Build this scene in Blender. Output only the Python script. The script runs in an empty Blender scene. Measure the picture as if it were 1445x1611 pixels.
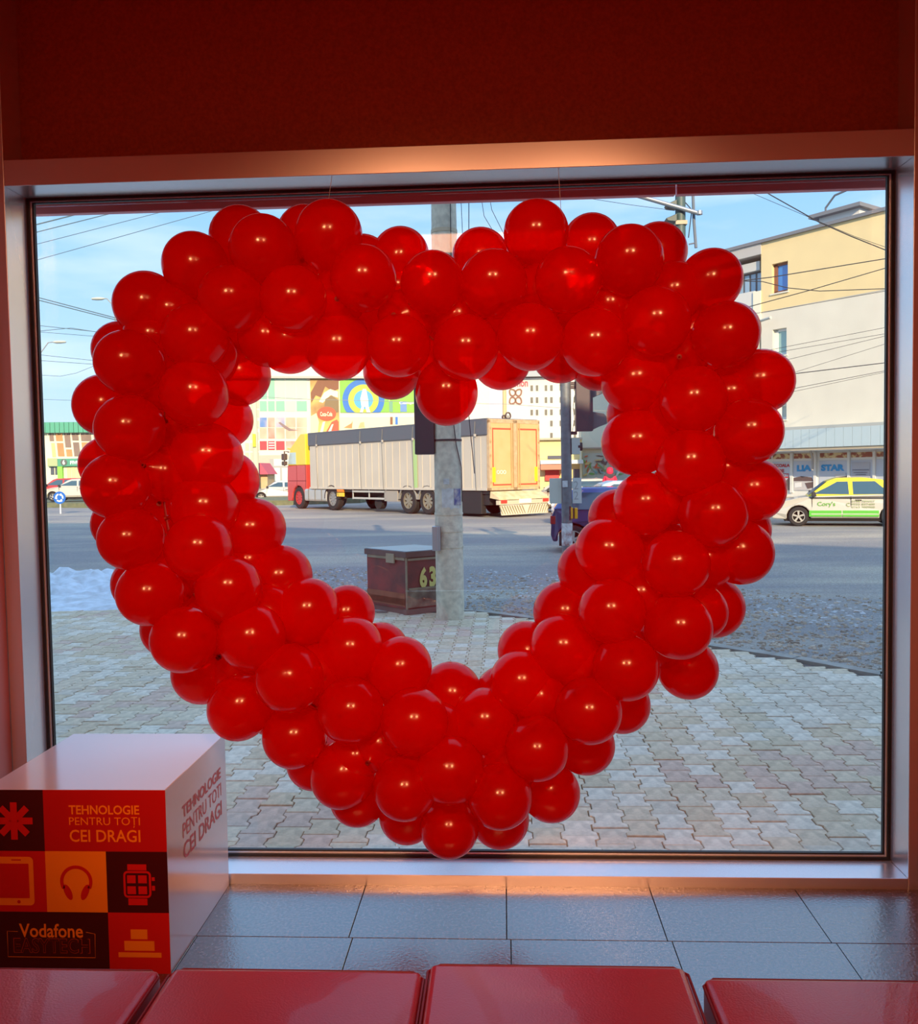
import bpy, math, random
from mathutils import Vector, Matrix
random.seed(7)
S = bpy.context.scene
COL = S.collection
PI = math.pi

# ------------------------------------------------------------------ camera
YAW, PITCH, ROLL, FPX = -0.0508, 0.0469, -0.0159, 1375.4
CAM = Vector((0, 0, 1.36))
fw = Vector((math.sin(YAW)*math.cos(PITCH), math.cos(YAW)*math.cos(PITCH), -math.sin(PITCH)))
r0 = Vector((math.cos(YAW), -math.sin(YAW), 0)); u0 = r0.cross(fw)
rt = math.cos(ROLL)*r0 + math.sin(ROLL)*u0
up = -math.sin(ROLL)*r0 + math.cos(ROLL)*u0
cd = bpy.data.cameras.new('camera'); cam = bpy.data.objects.new('camera', cd); COL.objects.link(cam)
cam.matrix_world = Matrix(((rt.x, up.x, -fw.x, CAM.x), (rt.y, up.y, -fw.y, CAM.y), (rt.z, up.z, -fw.z, CAM.z), (0, 0, 0, 1)))
cd.sensor_fit = 'HORIZONTAL'; cd.sensor_width = 36; cd.lens = 36*FPX/1445
cd.clip_start = .05; cd.clip_end = 600
S.camera = cam

# ------------------------------------------------------------------ sky
W = bpy.data.worlds.new('sky'); S.world = W; W.use_nodes = True
nt = W.node_tree; nt.nodes.clear()
def N(t, typ, **kw):
    n = t.nodes.new(typ)
    for k, v in kw.items(): setattr(n, k, v)
    return n
tc = N(nt, 'ShaderNodeTexCoord'); sx = N(nt, 'ShaderNodeSeparateXYZ'); nt.links.new(tc.outputs['Generated'], sx.inputs[0])
rp = N(nt, 'ShaderNodeValToRGB'); nt.links.new(sx.outputs['Z'], rp.inputs[0])
el = rp.color_ramp.elements; el[0].position = 0.0; el[0].color = (.58, .74, .86, 1); el[1].position = 1; el[1].color = (.34, .60, .98, 1)
e = el.new(.12); e.color = (.42, .65, .85, 1); e = el.new(.30); e.color = (.26, .52, .83, 1)
mp = N(nt, 'ShaderNodeMapping'); mp.inputs['Scale'].default_value = (1.5, 1.5, 7); nt.links.new(tc.outputs['Generated'], mp.inputs[0])
ns = N(nt, 'ShaderNodeTexNoise'); ns.inputs['Scale'].default_value = 3; ns.inputs['Detail'].default_value = 6; nt.links.new(mp.outputs[0], ns.inputs[0])
cr = N(nt, 'ShaderNodeValToRGB'); cr.color_ramp.elements[0].position = .45; cr.color_ramp.elements[1].position = .8
cr.color_ramp.elements[1].color = (.5, .5, .5, 1); nt.links.new(ns.outputs[0], cr.inputs[0])
mx = N(nt, 'ShaderNodeMixRGB'); mx.inputs[2].default_value = (.95, .98, 1, 1)
nt.links.new(cr.outputs[0], mx.inputs[0]); nt.links.new(rp.outputs[0], mx.inputs[1])
bg = N(nt, 'ShaderNodeBackground'); bg.inputs[1].default_value = 1.0; nt.links.new(mx.outputs[0], bg.inputs[0])
wo = N(nt, 'ShaderNodeOutputWorld'); nt.links.new(bg.outputs[0], wo.inputs[0])

# ------------------------------------------------------------------ sun: low, behind the shop, from the right
sd = bpy.data.lights.new('sun', 'SUN'); sd.energy = 4.3; sd.color = (1, .76, .46); sd.angle = .009
sun = bpy.data.objects.new('sun', sd); COL.objects.link(sun); sun.location = (6, -20, 12)
SUNV = Vector((.18, -.95, .37)).normalized()
sun.rotation_euler = SUNV.to_track_quat('Z', 'Y').to_euler()

def area(loc, rot, sx_, sy_, power, color):
    l = bpy.data.lights.new('ceiling_lamp', 'AREA'); l.shape = 'RECTANGLE'; l.size = sx_; l.size_y = sy_; l.energy = power; l.color = color
    o = bpy.data.objects.new('ceiling_lamp_light', l); COL.objects.link(o); o.location = loc; o.rotation_euler = rot
    return o
LAMPS = [(.1, -.9), (.1, -2.9)]
LAMP_W, LAMP_C = 17.0, (1, .36, .13)
FILL_SPOTS = [(-.7, -1.5), (.7, -1.5)]  # added fill lamps out of view, to lift the balloons
SPOT_W, SPOT_C = 185.0, (1, .40, .16)

# ------------------------------------------------------------------ exposure
v = S.view_settings; v.view_transform = 'Standard'; v.look = 'None'; v.gamma = 1; v.exposure = .60; v.use_curve_mapping = False
S.cycles.max_bounces = 20; S.cycles.transparent_max_bounces = 48; S.cycles.transmission_bounces = 20; S.cycles.diffuse_bounces = 16
S.cycles.sample_clamp_indirect = 6
S.cycles.caustics_reflective = False; S.cycles.caustics_refractive = False

# ================================================================== helpers
FLOOR, PAVE, ROAD = 0.0, -.45, -.56
def ray(px, py): return (fw + rt*((px-722.5)/FPX) - up*((py-805.5)/FPX))
def at_z(px, py, z): d = ray(px, py); return CAM + d*((z-CAM.z)/d.z)
def at_y(px, py, y): d = ray(px, py); return CAM + d*((y-CAM.y)/d.y)
def at_d(px, py, dep): return CAM + ray(px, py)*dep
def CL(lat, dep, z=0): return Vector((lat*math.cos(YAW)+dep*math.sin(YAW), -lat*math.sin(YAW)+dep*math.cos(YAW), z))
def pick(px, py, org, rz):
    """pixel -> (local x, local z) on the vertical plane through org turned rz about z (local y = 0)."""
    n = Vector((-math.sin(rz), math.cos(rz), 0)); d = ray(px, py)
    t = (Vector(org)-CAM).dot(n)/d.dot(n); P = CAM + d*t - Vector(org)
    return P.x*math.cos(rz)+P.y*math.sin(rz), P.z
def proj(P):
    d = Vector(P)-CAM; z = d.dot(fw); return 722.5+FPX*d.dot(rt)/z, 805.5-FPX*d.dot(up)/z

MC = {}
def mat(name, col, rough=.6, metal=0, noise=0, nscale=20, bump=0, bscale=60, col2=None, stretch=None, spec=None, emit=0, coat=0):
    if name in MC: return MC[name]
    m = bpy.data.materials.new(name); m.use_nodes = True; t = m.node_tree; b = t.nodes['Principled BSDF']
    b.inputs['Base Color'].default_value = (*col, 1); b.inputs['Roughness'].default_value = rough; b.inputs['Metallic'].default_value = metal
    if spec is not None: b.inputs['Specular IOR Level'].default_value = spec
    if coat: b.inputs['Coat Weight'].default_value = coat; b.inputs['Coat Roughness'].default_value = .05
    if emit: b.inputs['Emission Color'].default_value = (*col, 1); b.inputs['Emission Strength'].default_value = emit
    if noise or bump:
        c = N(t, 'ShaderNodeTexCoord'); p = N(t, 'ShaderNodeMapping'); t.links.new(c.outputs['Object'], p.inputs[0])
        if stretch: p.inputs['Scale'].default_value = stretch
    if noise:
        x = N(t, 'ShaderNodeTexNoise'); x.inputs['Scale'].default_value = nscale; x.inputs['Detail'].default_value = 6; t.links.new(p.outputs[0], x.inputs[0])
        r = N(t, 'ShaderNodeValToRGB'); r.color_ramp.elements[0].position = .5-.5*max(.12, 1-noise); r.color_ramp.elements[1].position = .5+.5*max(.12, 1-noise)*.6
        c2 = col2 or tuple(k*.6 for k in col)
        r.color_ramp.elements[0].color = (*c2, 1); r.color_ramp.elements[1].color = (*col, 1)
        t.links.new(x.outputs[0], r.inputs[0]); t.links.new(r.outputs[0], b.inputs['Base Color'])
    if bump:
        y = N(t, 'ShaderNodeTexNoise'); y.inputs['Scale'].default_value = bscale; y.inputs['Detail'].default_value = 4; t.links.new(p.outputs[0], y.inputs[0])
        q = N(t, 'ShaderNodeBump'); q.inputs['Strength'].default_value = bump; q.inputs['Distance'].default_value = .01
        t.links.new(y.outputs[0], q.inputs['Height']); t.links.new(q.outputs[0], b.inputs['Normal'])
    MC[name] = m; return m

class G:
    """collects geometry, then links it as ONE mesh object."""
    def __init__(s): s.v = []; s.f = []; s.m = []; s.mi = 0
    def add(s, vs, fs):
        o = len(s.v); s.v += [tuple(p) for p in vs]; s.f += [tuple(i+o for i in f) for f in fs]; s.m += [s.mi]*len(fs); return s
    def box(s, x0, x1, y0, y1, z0, z1):
        x0, x1 = sorted((x0, x1)); y0, y1 = sorted((y0, y1)); z0, z1 = sorted((z0, z1))
        return s.add([(x0,y0,z0),(x1,y0,z0),(x1,y1,z0),(x0,y1,z0),(x0,y0,z1),(x1,y0,z1),(x1,y1,z1),(x0,y1,z1)],
                     [(0,3,2,1),(4,5,6,7),(0,1,5,4),(1,2,6,5),(2,3,7,6),(3,0,4,7)])
    def cyl(s, a, b, r, r2=None, n=16, cap=True):
        a = Vector(a); b = Vector(b); r2 = r if r2 is None else r2; d = (b-a).normalized()
        u = d.cross(Vector((0,0,1)) if abs(d.z) < .95 else Vector((1,0,0))).normalized(); w = d.cross(u)
        vs = [a+(u*math.cos(2*PI*i/n)+w*math.sin(2*PI*i/n))*r for i in range(n)] + [b+(u*math.cos(2*PI*i/n)+w*math.sin(2*PI*i/n))*r2 for i in range(n)]
        fs = [(i, (i+1) % n, n+(i+1) % n, n+i) for i in range(n)]
        if cap: fs += [tuple(range(n))[::-1], tuple(range(n, 2*n))]
        return s.add(vs, fs)
    def tube(s, pts, r, n=8):
        pts = [Vector(p) for p in pts]; vs = []; u = None
        for i, p in enumerate(pts):
            d = (pts[min(i+1, len(pts)-1)]-pts[max(i-1, 0)]).normalized()
            if u is None: u = d.cross(Vector((0,0,1)) if abs(d.z) < .9 else Vector((1,0,0))).normalized()
            u = (u-d*u.dot(d)).normalized(); w = d.cross(u)
            vs += [p+(u*math.cos(2*PI*k/n)+w*math.sin(2*PI*k/n))*r for k in range(n)]
        fs = [(i*n+k, i*n+(k+1) % n, (i+1)*n+(k+1) % n, (i+1)*n+k) for i in range(len(pts)-1) for k in range(n)]
        fs += [tuple(range(n))[::-1], tuple(range((len(pts)-1)*n, len(pts)*n))]
        return s.add(vs, fs)
    def prism(s, poly, plane, a, b):
        """poly of 2D points; plane 'xz' (extruded along y a..b), 'xy' (z), 'yz' (x); a, b numbers or functions of the 2D point."""
        fa = a if callable(a) else (lambda p: a); fb = b if callable(b) else (lambda p: b)
        def P(p, d): return {'xz': (p[0], d, p[1]), 'xy': (p[0], p[1], d), 'yz': (d, p[0], p[1])}[plane]
        n = len(poly); vs = [P(p, fa(p)) for p in poly]+[P(p, fb(p)) for p in poly]
        return s.add(vs, [tuple(range(n)), tuple(range(n, 2*n))[::-1]]+[(i, n+i, n+(i+1) % n, (i+1) % n) for i in range(n)])
    def lathe(s, prof, c=(0,0,0), axis='z', n=24):
        vs = []
        for r, h in prof:
            for i in range(n):
                x, y = r*math.cos(2*PI*i/n), r*math.sin(2*PI*i/n)
                vs.append({'z': (c[0]+x, c[1]+y, c[2]+h), 'y': (c[0]+x, c[1]+h, c[2]+y), 'x': (c[0]+h, c[1]+x, c[2]+y)}[axis])
        m = len(prof)
        return s.add(vs, [(j*n+i, j*n+(i+1) % n, (j+1)*n+(i+1) % n, (j+1)*n+i) for j in range(m-1) for i in range(n)])
    def build(s, name, m, parent=None, loc=None, rz=0, smooth=False, bevel=0, seg=2):
        me = bpy.data.meshes.new(name); me.from_pydata(s.v, [], s.f); me.update()
        for q in (m if isinstance(m, (list, tuple)) else [m]): me.materials.append(q)
        for p, k in zip(me.polygons, s.m): p.material_index = k; p.use_smooth = smooth
        import bmesh
        bm = bmesh.new(); bm.from_mesh(me); bmesh.ops.recalc_face_normals(bm, faces=bm.faces); bm.to_mesh(me); bm.free()
        if smooth == 'auto' or smooth:
            try: me.set_sharp_from_angle(angle=.7)
            except Exception: pass
        o = bpy.data.objects.new(name, me); COL.objects.link(o)
        if parent: o.parent = parent
        if loc is not None: o.location = loc
        o.rotation_euler.z = rz
        if bevel:
            md = o.modifiers.new('bevel', 'BEVEL'); md.width = bevel; md.segments = seg; md.limit_method = 'ANGLE'; md.angle_limit = .6
        return o
def tag(o, label, cat, group=None, kind=None):
    o['label'] = label; o['category'] = cat
    if group: o['group'] = group
    if kind: o['kind'] = kind
    return o
def thing(name, label, cat, loc=(0,0,0), rz=0, group=None):
    o = bpy.data.objects.new(name, None); COL.objects.link(o); o.location = loc; o.rotation_euler.z = rz; o.empty_display_size = .1
    return tag(o, label, cat, group)
def struct(o): o['kind'] = 'structure'; return o
def sempty(name, loc=(0,0,0)):
    o = bpy.data.objects.new(name, None); COL.objects.link(o); o.location = loc; return struct(o)
def inst(src, parent=None, loc=None, rot=None, scale=None):
    o = src.copy(); COL.objects.link(o)
    if parent is not None: o.parent = parent
    if loc is not None: o.location = loc
    if rot is not None: o.rotation_euler = rot
    if scale is not None: o.scale = scale
    return o
TX = {}
def text_geo(txt, bold=0):
    """unit-height glyph outlines of txt as (verts, faces, width), x from 0, baseline at y = 0."""
    k = (txt, bold)
    if k in TX: return TX[k]
    c = bpy.data.curves.new('lettering_curve', 'FONT'); c.body = txt; c.size = 1; c.offset = bold; c.resolution_u = 3; c.fill_mode = 'FRONT'
    o = bpy.data.objects.new('lettering_curve', c); COL.objects.link(o); bpy.context.view_layer.update()
    me = bpy.data.meshes.new_from_object(o.evaluated_get(bpy.context.evaluated_depsgraph_get()))
    vs = [tuple(p.co) for p in me.vertices]; fs = [tuple(p.vertices) for p in me.polygons]
    bpy.data.objects.remove(o); bpy.data.curves.remove(c); bpy.data.meshes.remove(me)
    x0 = min(p[0] for p in vs); x1 = max(p[0] for p in vs); y0 = min(p[1] for p in vs); y1 = max(p[1] for p in vs)
    TX[k] = (vs, fs, x0, x1, y0, y1); return TX[k]
def letter(g, txt, x0, x1, z0, z1, f, bold=0):
    """fit txt into the local rectangle; f maps (u, v) to a 3D point."""
    vs, fs, a, b, c, d = text_geo(txt, bold)
    return g.add([f(x0+(p[0]-a)/(b-a)*(x1-x0), z0+(p[1]-c)/(d-c)*(z1-z0)) for p in vs], fs)

# ================================================================== materials
alu = mat('brushed_aluminium', (.82, .79, .82), .25, .72)
gasket = mat('black_rubber', (.012, .012, .015), .5)
dark_panel = mat('dark_red_panel', (.50, .09, .026), .7, noise=.3, nscale=90, bump=.05, bscale=300)
wall_red = mat('red_wall_paint', (.62, .035, .02), .5)
white_ceiling = mat('ceiling_paint', (.55, .22, .14), .8)
frame_white = mat('pale_bead', (.80, .88, .95), .3, .6)
red_leather = mat('red_leather', (.50, .014, .035), .36, spec=1.0, coat=.25, bump=.12, bscale=260, noise=.3, nscale=5, col2=(.40, .008, .022))
red_dark = mat('red_board', (.55, .02, .02), .55)
stitch = mat('dark_red_seam', (.22, .008, .012), .5)

def glass_mat(name, tint=(.97, .98, 1), base=.045, amp=.5):
    m = bpy.data.materials.new(name); m.use_nodes = True; t = m.node_tree; t.nodes.clear()
    lw = N(t, 'ShaderNodeLayerWeight'); lw.inputs[0].default_value = .5
    p = N(t, 'ShaderNodeMath', operation='POWER'); p.inputs[1].default_value = 4; t.links.new(lw.outputs['Facing'], p.inputs[0])
    q = N(t, 'ShaderNodeMath', operation='MULTIPLY_ADD'); q.inputs[1].default_value = amp; q.inputs[2].default_value = base; t.links.new(p.outputs[0], q.inputs[0])
    tr = N(t, 'ShaderNodeBsdfTransparent'); tr.inputs[0].default_value = (*tint, 1); gl = N(t, 'ShaderNodeBsdfGlossy'); gl.inputs['Roughness'].default_value = 0.015
    x = N(t, 'ShaderNodeMixShader'); t.links.new(q.outputs[0], x.inputs[0]); t.links.new(tr.outputs[0], x.inputs[1]); t.links.new(gl.outputs[0], x.inputs[2])
    o = N(t, 'ShaderNodeOutputMaterial'); t.links.new(x.outputs[0], o.inputs[0]); return m
pane_glass = glass_mat('window_glass')

# ================================================================== room shell
WXL, WXR, WZT, WZB, WD, WF = -1.6035, 1.2775, 2.306, .035, 2.938, 2.8049
RX0, RX1, RY0, RZ1 = -1.655, 1.42, -4.0, 3.15
# granite floor of tiles
fl = sempty('floor')
G().box(RX0-.2, RX1+.2, RY0, WD+.02, -.16, -.012).build('slab', mat('floor_screed', (.03, .03, .035), .9), fl)
def granite():
    m = bpy.data.materials.new('dark_granite'); m.use_nodes = True; t = m.node_tree; b = t.nodes['Principled BSDF']
    c = N(t, 'ShaderNodeTexCoord')
    n1 = N(t, 'ShaderNodeTexNoise'); n1.inputs['Scale'].default_value = 110; n1.inputs['Detail'].default_value = 4; t.links.new(c.outputs['Object'], n1.inputs[0])
    r = N(t, 'ShaderNodeValToRGB'); r.color_ramp.elements[0].position = .42; r.color_ramp.elements[0].color = (.018, .018, .022, 1)
    r.color_ramp.elements[1].position = .64; r.color_ramp.elements[1].color = (.14, .15, .19, 1)
    t.links.new(n1.outputs[0], r.inputs[0]); t.links.new(r.outputs[0], b.inputs['Base Color'])
    b.inputs['Roughness'].default_value = .24; b.inputs['IOR'].default_value = 3.4
    q = N(t, 'ShaderNodeBump'); q.inputs['Strength'].default_value = .55; q.inputs['Distance'].default_value = .002
    t.links.new(n1.outputs[0], q.inputs['Height']); t.links.new(q.outputs[0], b.inputs['Normal']); return m
gran = granite()
TS = .463; xj = at_z(797, 1398, 0).x; yj = at_z(720, 1477, 0).y
tile0 = G().box(.0012, TS-.0012, .0012, TS-.0012, -.012, 0).build('floor_tile', gran, fl, bevel=.0008, seg=1)
first = True
for j in range(-4, 1):
    for i in range(-6, 7):
        x = xj+i*TS+(.0 if j == 0 else .012); y = yj+j*TS
        if x+TS < RX0-.15 or x > RX1+.15: continue
        if first: tile0.location = (x, y, 0); first = False
        else: inst(tile0, fl, (x, y, 0))
struct(G().box(RX0-.12, RX0, RY0, WF, 0, RZ1).build('wall_left', mat('left_wall_paint', (.75, .30, .26), .55)))
struct(G().box(RX1, RX1+.12, RY0, WF, 0, RZ1).build('wall_right', wall_red))
struct(G().box(RX0-.12, RX1+.12, RY0-.12, RY0, 0, RZ1).build('wall_back', wall_red))
struct(G().box(RX0-.12, RX1+.12, RY0, WD+.14, RZ1, RZ1+.12).build('ceiling', white_ceiling))
struct(G().box(WXL-.05, WXR+.05, WD-.02, WD+.12, WZT+.085, RZ1).build('wall_window_upper', dark_panel))
# ceiling lamps: a real panel that gives the light
for k, (x, y) in enumerate(LAMPS):
    t = thing('ceiling_lamp', ('long warm ceiling lamp in the middle of the shop', 'long warm ceiling lamp at the back of the shop')[k], 'lamp', (x, y, RZ1), 0, 'ceiling lamps of the shop')
    G().box(-.9, .9, -.31, .31, -.03, 0).build('housing', mat('lamp_housing', (.7, .7, .7), .4), t)
    a = area((0, 0, -.036), (0, 0, 0), 1.7, .55, LAMP_W, LAMP_C); a.name = 'diffuser_light'; a.parent = t
    G().box(-.86, .86, -.28, .28, -.034, -.03).build('diffuser', mat('lamp_diffuser', (1, .7, .45), .4, emit=1.2), t)

for k, (x, y) in enumerate(FILL_SPOTS):  # unseen spots added only to brighten the balloon heart
    t = thing('fill_spotlight', ('unseen ceiling lamp on the left added to brighten the balloon heart', 'unseen ceiling lamp on the right added to brighten the balloon heart')[k], 'lamp', (x, y, RZ1), 0, 'unseen fill lamps added for the heart')
    aim = (Vector((-.12+.25*(1 if x > 0 else -1), 2.5, 1.12))-Vector((x, y, RZ1-.2))).normalized()
    G().cyl((0, 0, 0), (0, 0, -.03), .06, n=16).cyl((0, 0, 0), (0, 0, -.14), .012, n=8).build('mount', mat('lamp_housing', (0,0,0)), t)
    c_ = Vector((0, 0, -.18)); G().cyl(c_-aim*.08, c_+aim*.06, .045, .05, 20).build('fill_spot_head', mat('black_leg', (.02, .02, .02), .4), t)
    l = bpy.data.lights.new('fill_spot_light', 'SPOT'); l.energy = SPOT_W; l.color = SPOT_C; l.spot_size = math.radians(37); l.spot_blend = .6; l.shadow_soft_size = .16
    lo = bpy.data.objects.new('fill_spot_light', l); COL.objects.link(lo); lo.parent = t; lo.location = c_+aim*.12; lo.rotation_euler = (-aim).to_track_quat('Z', 'Y').to_euler()

# ------------------------------------------------------------------ the shop window
win = sempty('window_1')
FT = .008
def jamb(xa, xb, s):
    g = G(); g.box(xa, xb, WF, WD+.018, -.01, RZ1); return g.build('jamb', alu, win, bevel=.002)
jamb(WXL-.05, WXL, -1); jamb(WXR, WXR+.16, 1)
G().box(WXL, WXR, WF, WD+.018, WZT, WZT+.083).build('header_rail', alu, win, bevel=.002)
G().box(WXL, WXR, WF, WD-.0, -.01, WZB).build('sill_rail', alu, win, bevel=.002)
# rubber gasket round the pane, a pale glazing bead inside it
def ring(x0, x1, z0, z1, w, y0, y1, wt=None):
    wt = w if wt is None else wt
    g = G(); g.box(x0, x1, y0, y1, z0, z0+w); g.box(x0, x1, y0, y1, z1-wt, z1); g.box(x0, x0+w, y0, y1, z0+w, z1-wt); g.box(x1-w, x1, y0, y1, z0+w, z1-wt); return g
ring(WXL, WXR, WZB, WZT, .010, WD-.004, WD+.012, .009).build('gasket', gasket, win)
ring(WXL+.010, WXR-.010, WZB+.010, WZT-.009, .006, WD+.002, WD+.014, .003).build('glazing_bead', frame_white, win)
ring(WXL+.016, WXR-.016, WZB+.016, WZT-.012, .005, WD+.006, WD+.02, .003).build('gasket', gasket, win)
G().box(WXL+.02, WXR-.02, WD+.022, WD+.030, WZB+.02, WZT-.02).build('glass_pane', pane_glass, win)
ring(WXL-.12, WXR+.13, WZB-.14, WZT+.12, .05, WD+.035, WD+.12).build('outer_frame', mat('grey_outer_frame', (.50, .54, .60), .4, .3), win)
G().box(WXL-.05, WXR+.1, WD+.035, WD+.16, -.09, -.06).build('outer_sill', frame_white, win, bevel=.003)
# red fascia that hangs outside over the window, in three panels
fz = at_y(722, 319, 3.32).z; fas = sempty('trim_1'); fas['label'] = 'red sheet fascia hanging outside along the top of the shop window'
sx0 = at_y(1062, 310, 3.32).x
for a, b in ((-3.6, -1.9), (-1.895, sx0), (sx0+.005, 3.2)):
    G().box(a, b, 3.30, 3.33, fz, fz+.75).build('fascia_panel', mat('red_fascia', (.95, .32, .36), .35), fas, bevel=.002, seg=1)
G().box(-3.6, 3.2, WD+.12, 3.30, fz+.60, fz+.64).build('fascia_soffit', mat('red_fascia', (0, 0, 0)), fas)
# the shop's own building round the window; rear blocks added for their shadow
bld = mat('shop_render', (.55, .5, .45), .9)
sb = sempty('wall_front')
HB = 5.9
G().box(-13, RX0-.05, -4.2, WD+.1, PAVE-.1, HB).build('wall_wing', bld, sb)
G().box(RX1+.05, 14, -4.2, WD+.1, PAVE-.1, HB).build('wall_wing', bld, sb)
G().box(RX0-.05, RX1+.05, -4.2, WD+.12, RZ1+.13, HB).build('upper_storey', bld, sb)
G().box(RX0-.2, RX1+.2, -4.2, WD+.12, PAVE-.1, -.17).build('plinth', bld, sb)
G().prism([(-8.7, 2.0), (.4, -3.7), (15.9, -13.5), (30, -22), (30, -34), (-34, -34), (-34, 2.6)], 'xy', HB+.01, 12.5).build('tall_shadow_block', bld, sb)  # unseen block, outline shaped so its shadow edge slants across the road
G().prism([(-8.7, 2.0), (.4, -3.7), (15.9, -13.5), (30, -22), (30, -34), (-34, -34), (-34, 2.6)], 'xy', RZ1+.2, HB+.005).build('low_shadow_block', bld, sb)  # lower part of the same unseen shadow-shaping block

# ================================================================== balloons
def balloon_mat():
    m = bpy.data.materials.new('red_latex'); m.use_nodes = True; t = m.node_tree; t.nodes.clear()
    red = (.80, .0035, .004, 1)
    d = N(t, 'ShaderNodeBsdfDiffuse'); d.inputs[0].default_value = (.93, .002, .003, 1)
    tl = N(t, 'ShaderNodeBsdfTranslucent'); tl.inputs[0].default_value = (.98, .003, .006, 1)
    tp = N(t, 'ShaderNodeBsdfTransparent'); tp.inputs[0].default_value = (.97, .004, .008, 1)
    a = N(t, 'ShaderNodeMixShader'); a.inputs[0].default_value = .72; t.links.new(d.outputs[0], a.inputs[1]); t.links.new(tl.outputs[0], a.inputs[2])
    b = N(t, 'ShaderNodeMixShader'); b.inputs[0].default_value = .42; t.links.new(a.outputs[0], b.inputs[1]); t.links.new(tp.outputs[0], b.inputs[2])
    lw = N(t, 'ShaderNodeLayerWeight'); lw.inputs[0].default_value = .5
    p = N(t, 'ShaderNodeMath', operation='POWER'); p.inputs[1].default_value = 5; t.links.new(lw.outputs['Facing'], p.inputs[0])
    q = N(t, 'ShaderNodeMath', operation='MULTIPLY_ADD'); q.inputs[1].default_value = .6; q.inputs[2].default_value = .03; t.links.new(p.outputs[0], q.inputs[0])
    gl = N(t, 'ShaderNodeBsdfGlossy'); gl.inputs['Roughness'].default_value = .16
    geo = N(t, 'ShaderNodeNewGeometry'); inv = N(t, 'ShaderNodeMath', operation='SUBTRACT'); inv.inputs[0].default_value = 1; t.links.new(geo.outputs['Backfacing'], inv.inputs[1])
    mu = N(t, 'ShaderNodeMath', operation='MULTIPLY'); t.links.new(q.outputs[0], mu.inputs[0]); t.links.new(inv.outputs[0], mu.inputs[1])
    c = N(t, 'ShaderNodeMixShader'); t.links.new(mu.outputs[0], c.inputs[0]); t.links.new(b.outputs[0], c.inputs[1]); t.links.new(gl.outputs[0], c.inputs[2])
    o = N(t, 'ShaderNodeOutputMaterial'); t.links.new(c.outputs[0], o.inputs[0]); return m
latex = balloon_mat()
knot_m = mat('red_latex_knot', (.25, .003, .004), .4)
YF, YM, YR = 2.47, 2.57, 2.67
F_, M_, R_ = 'f', 'm', 'r'
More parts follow.
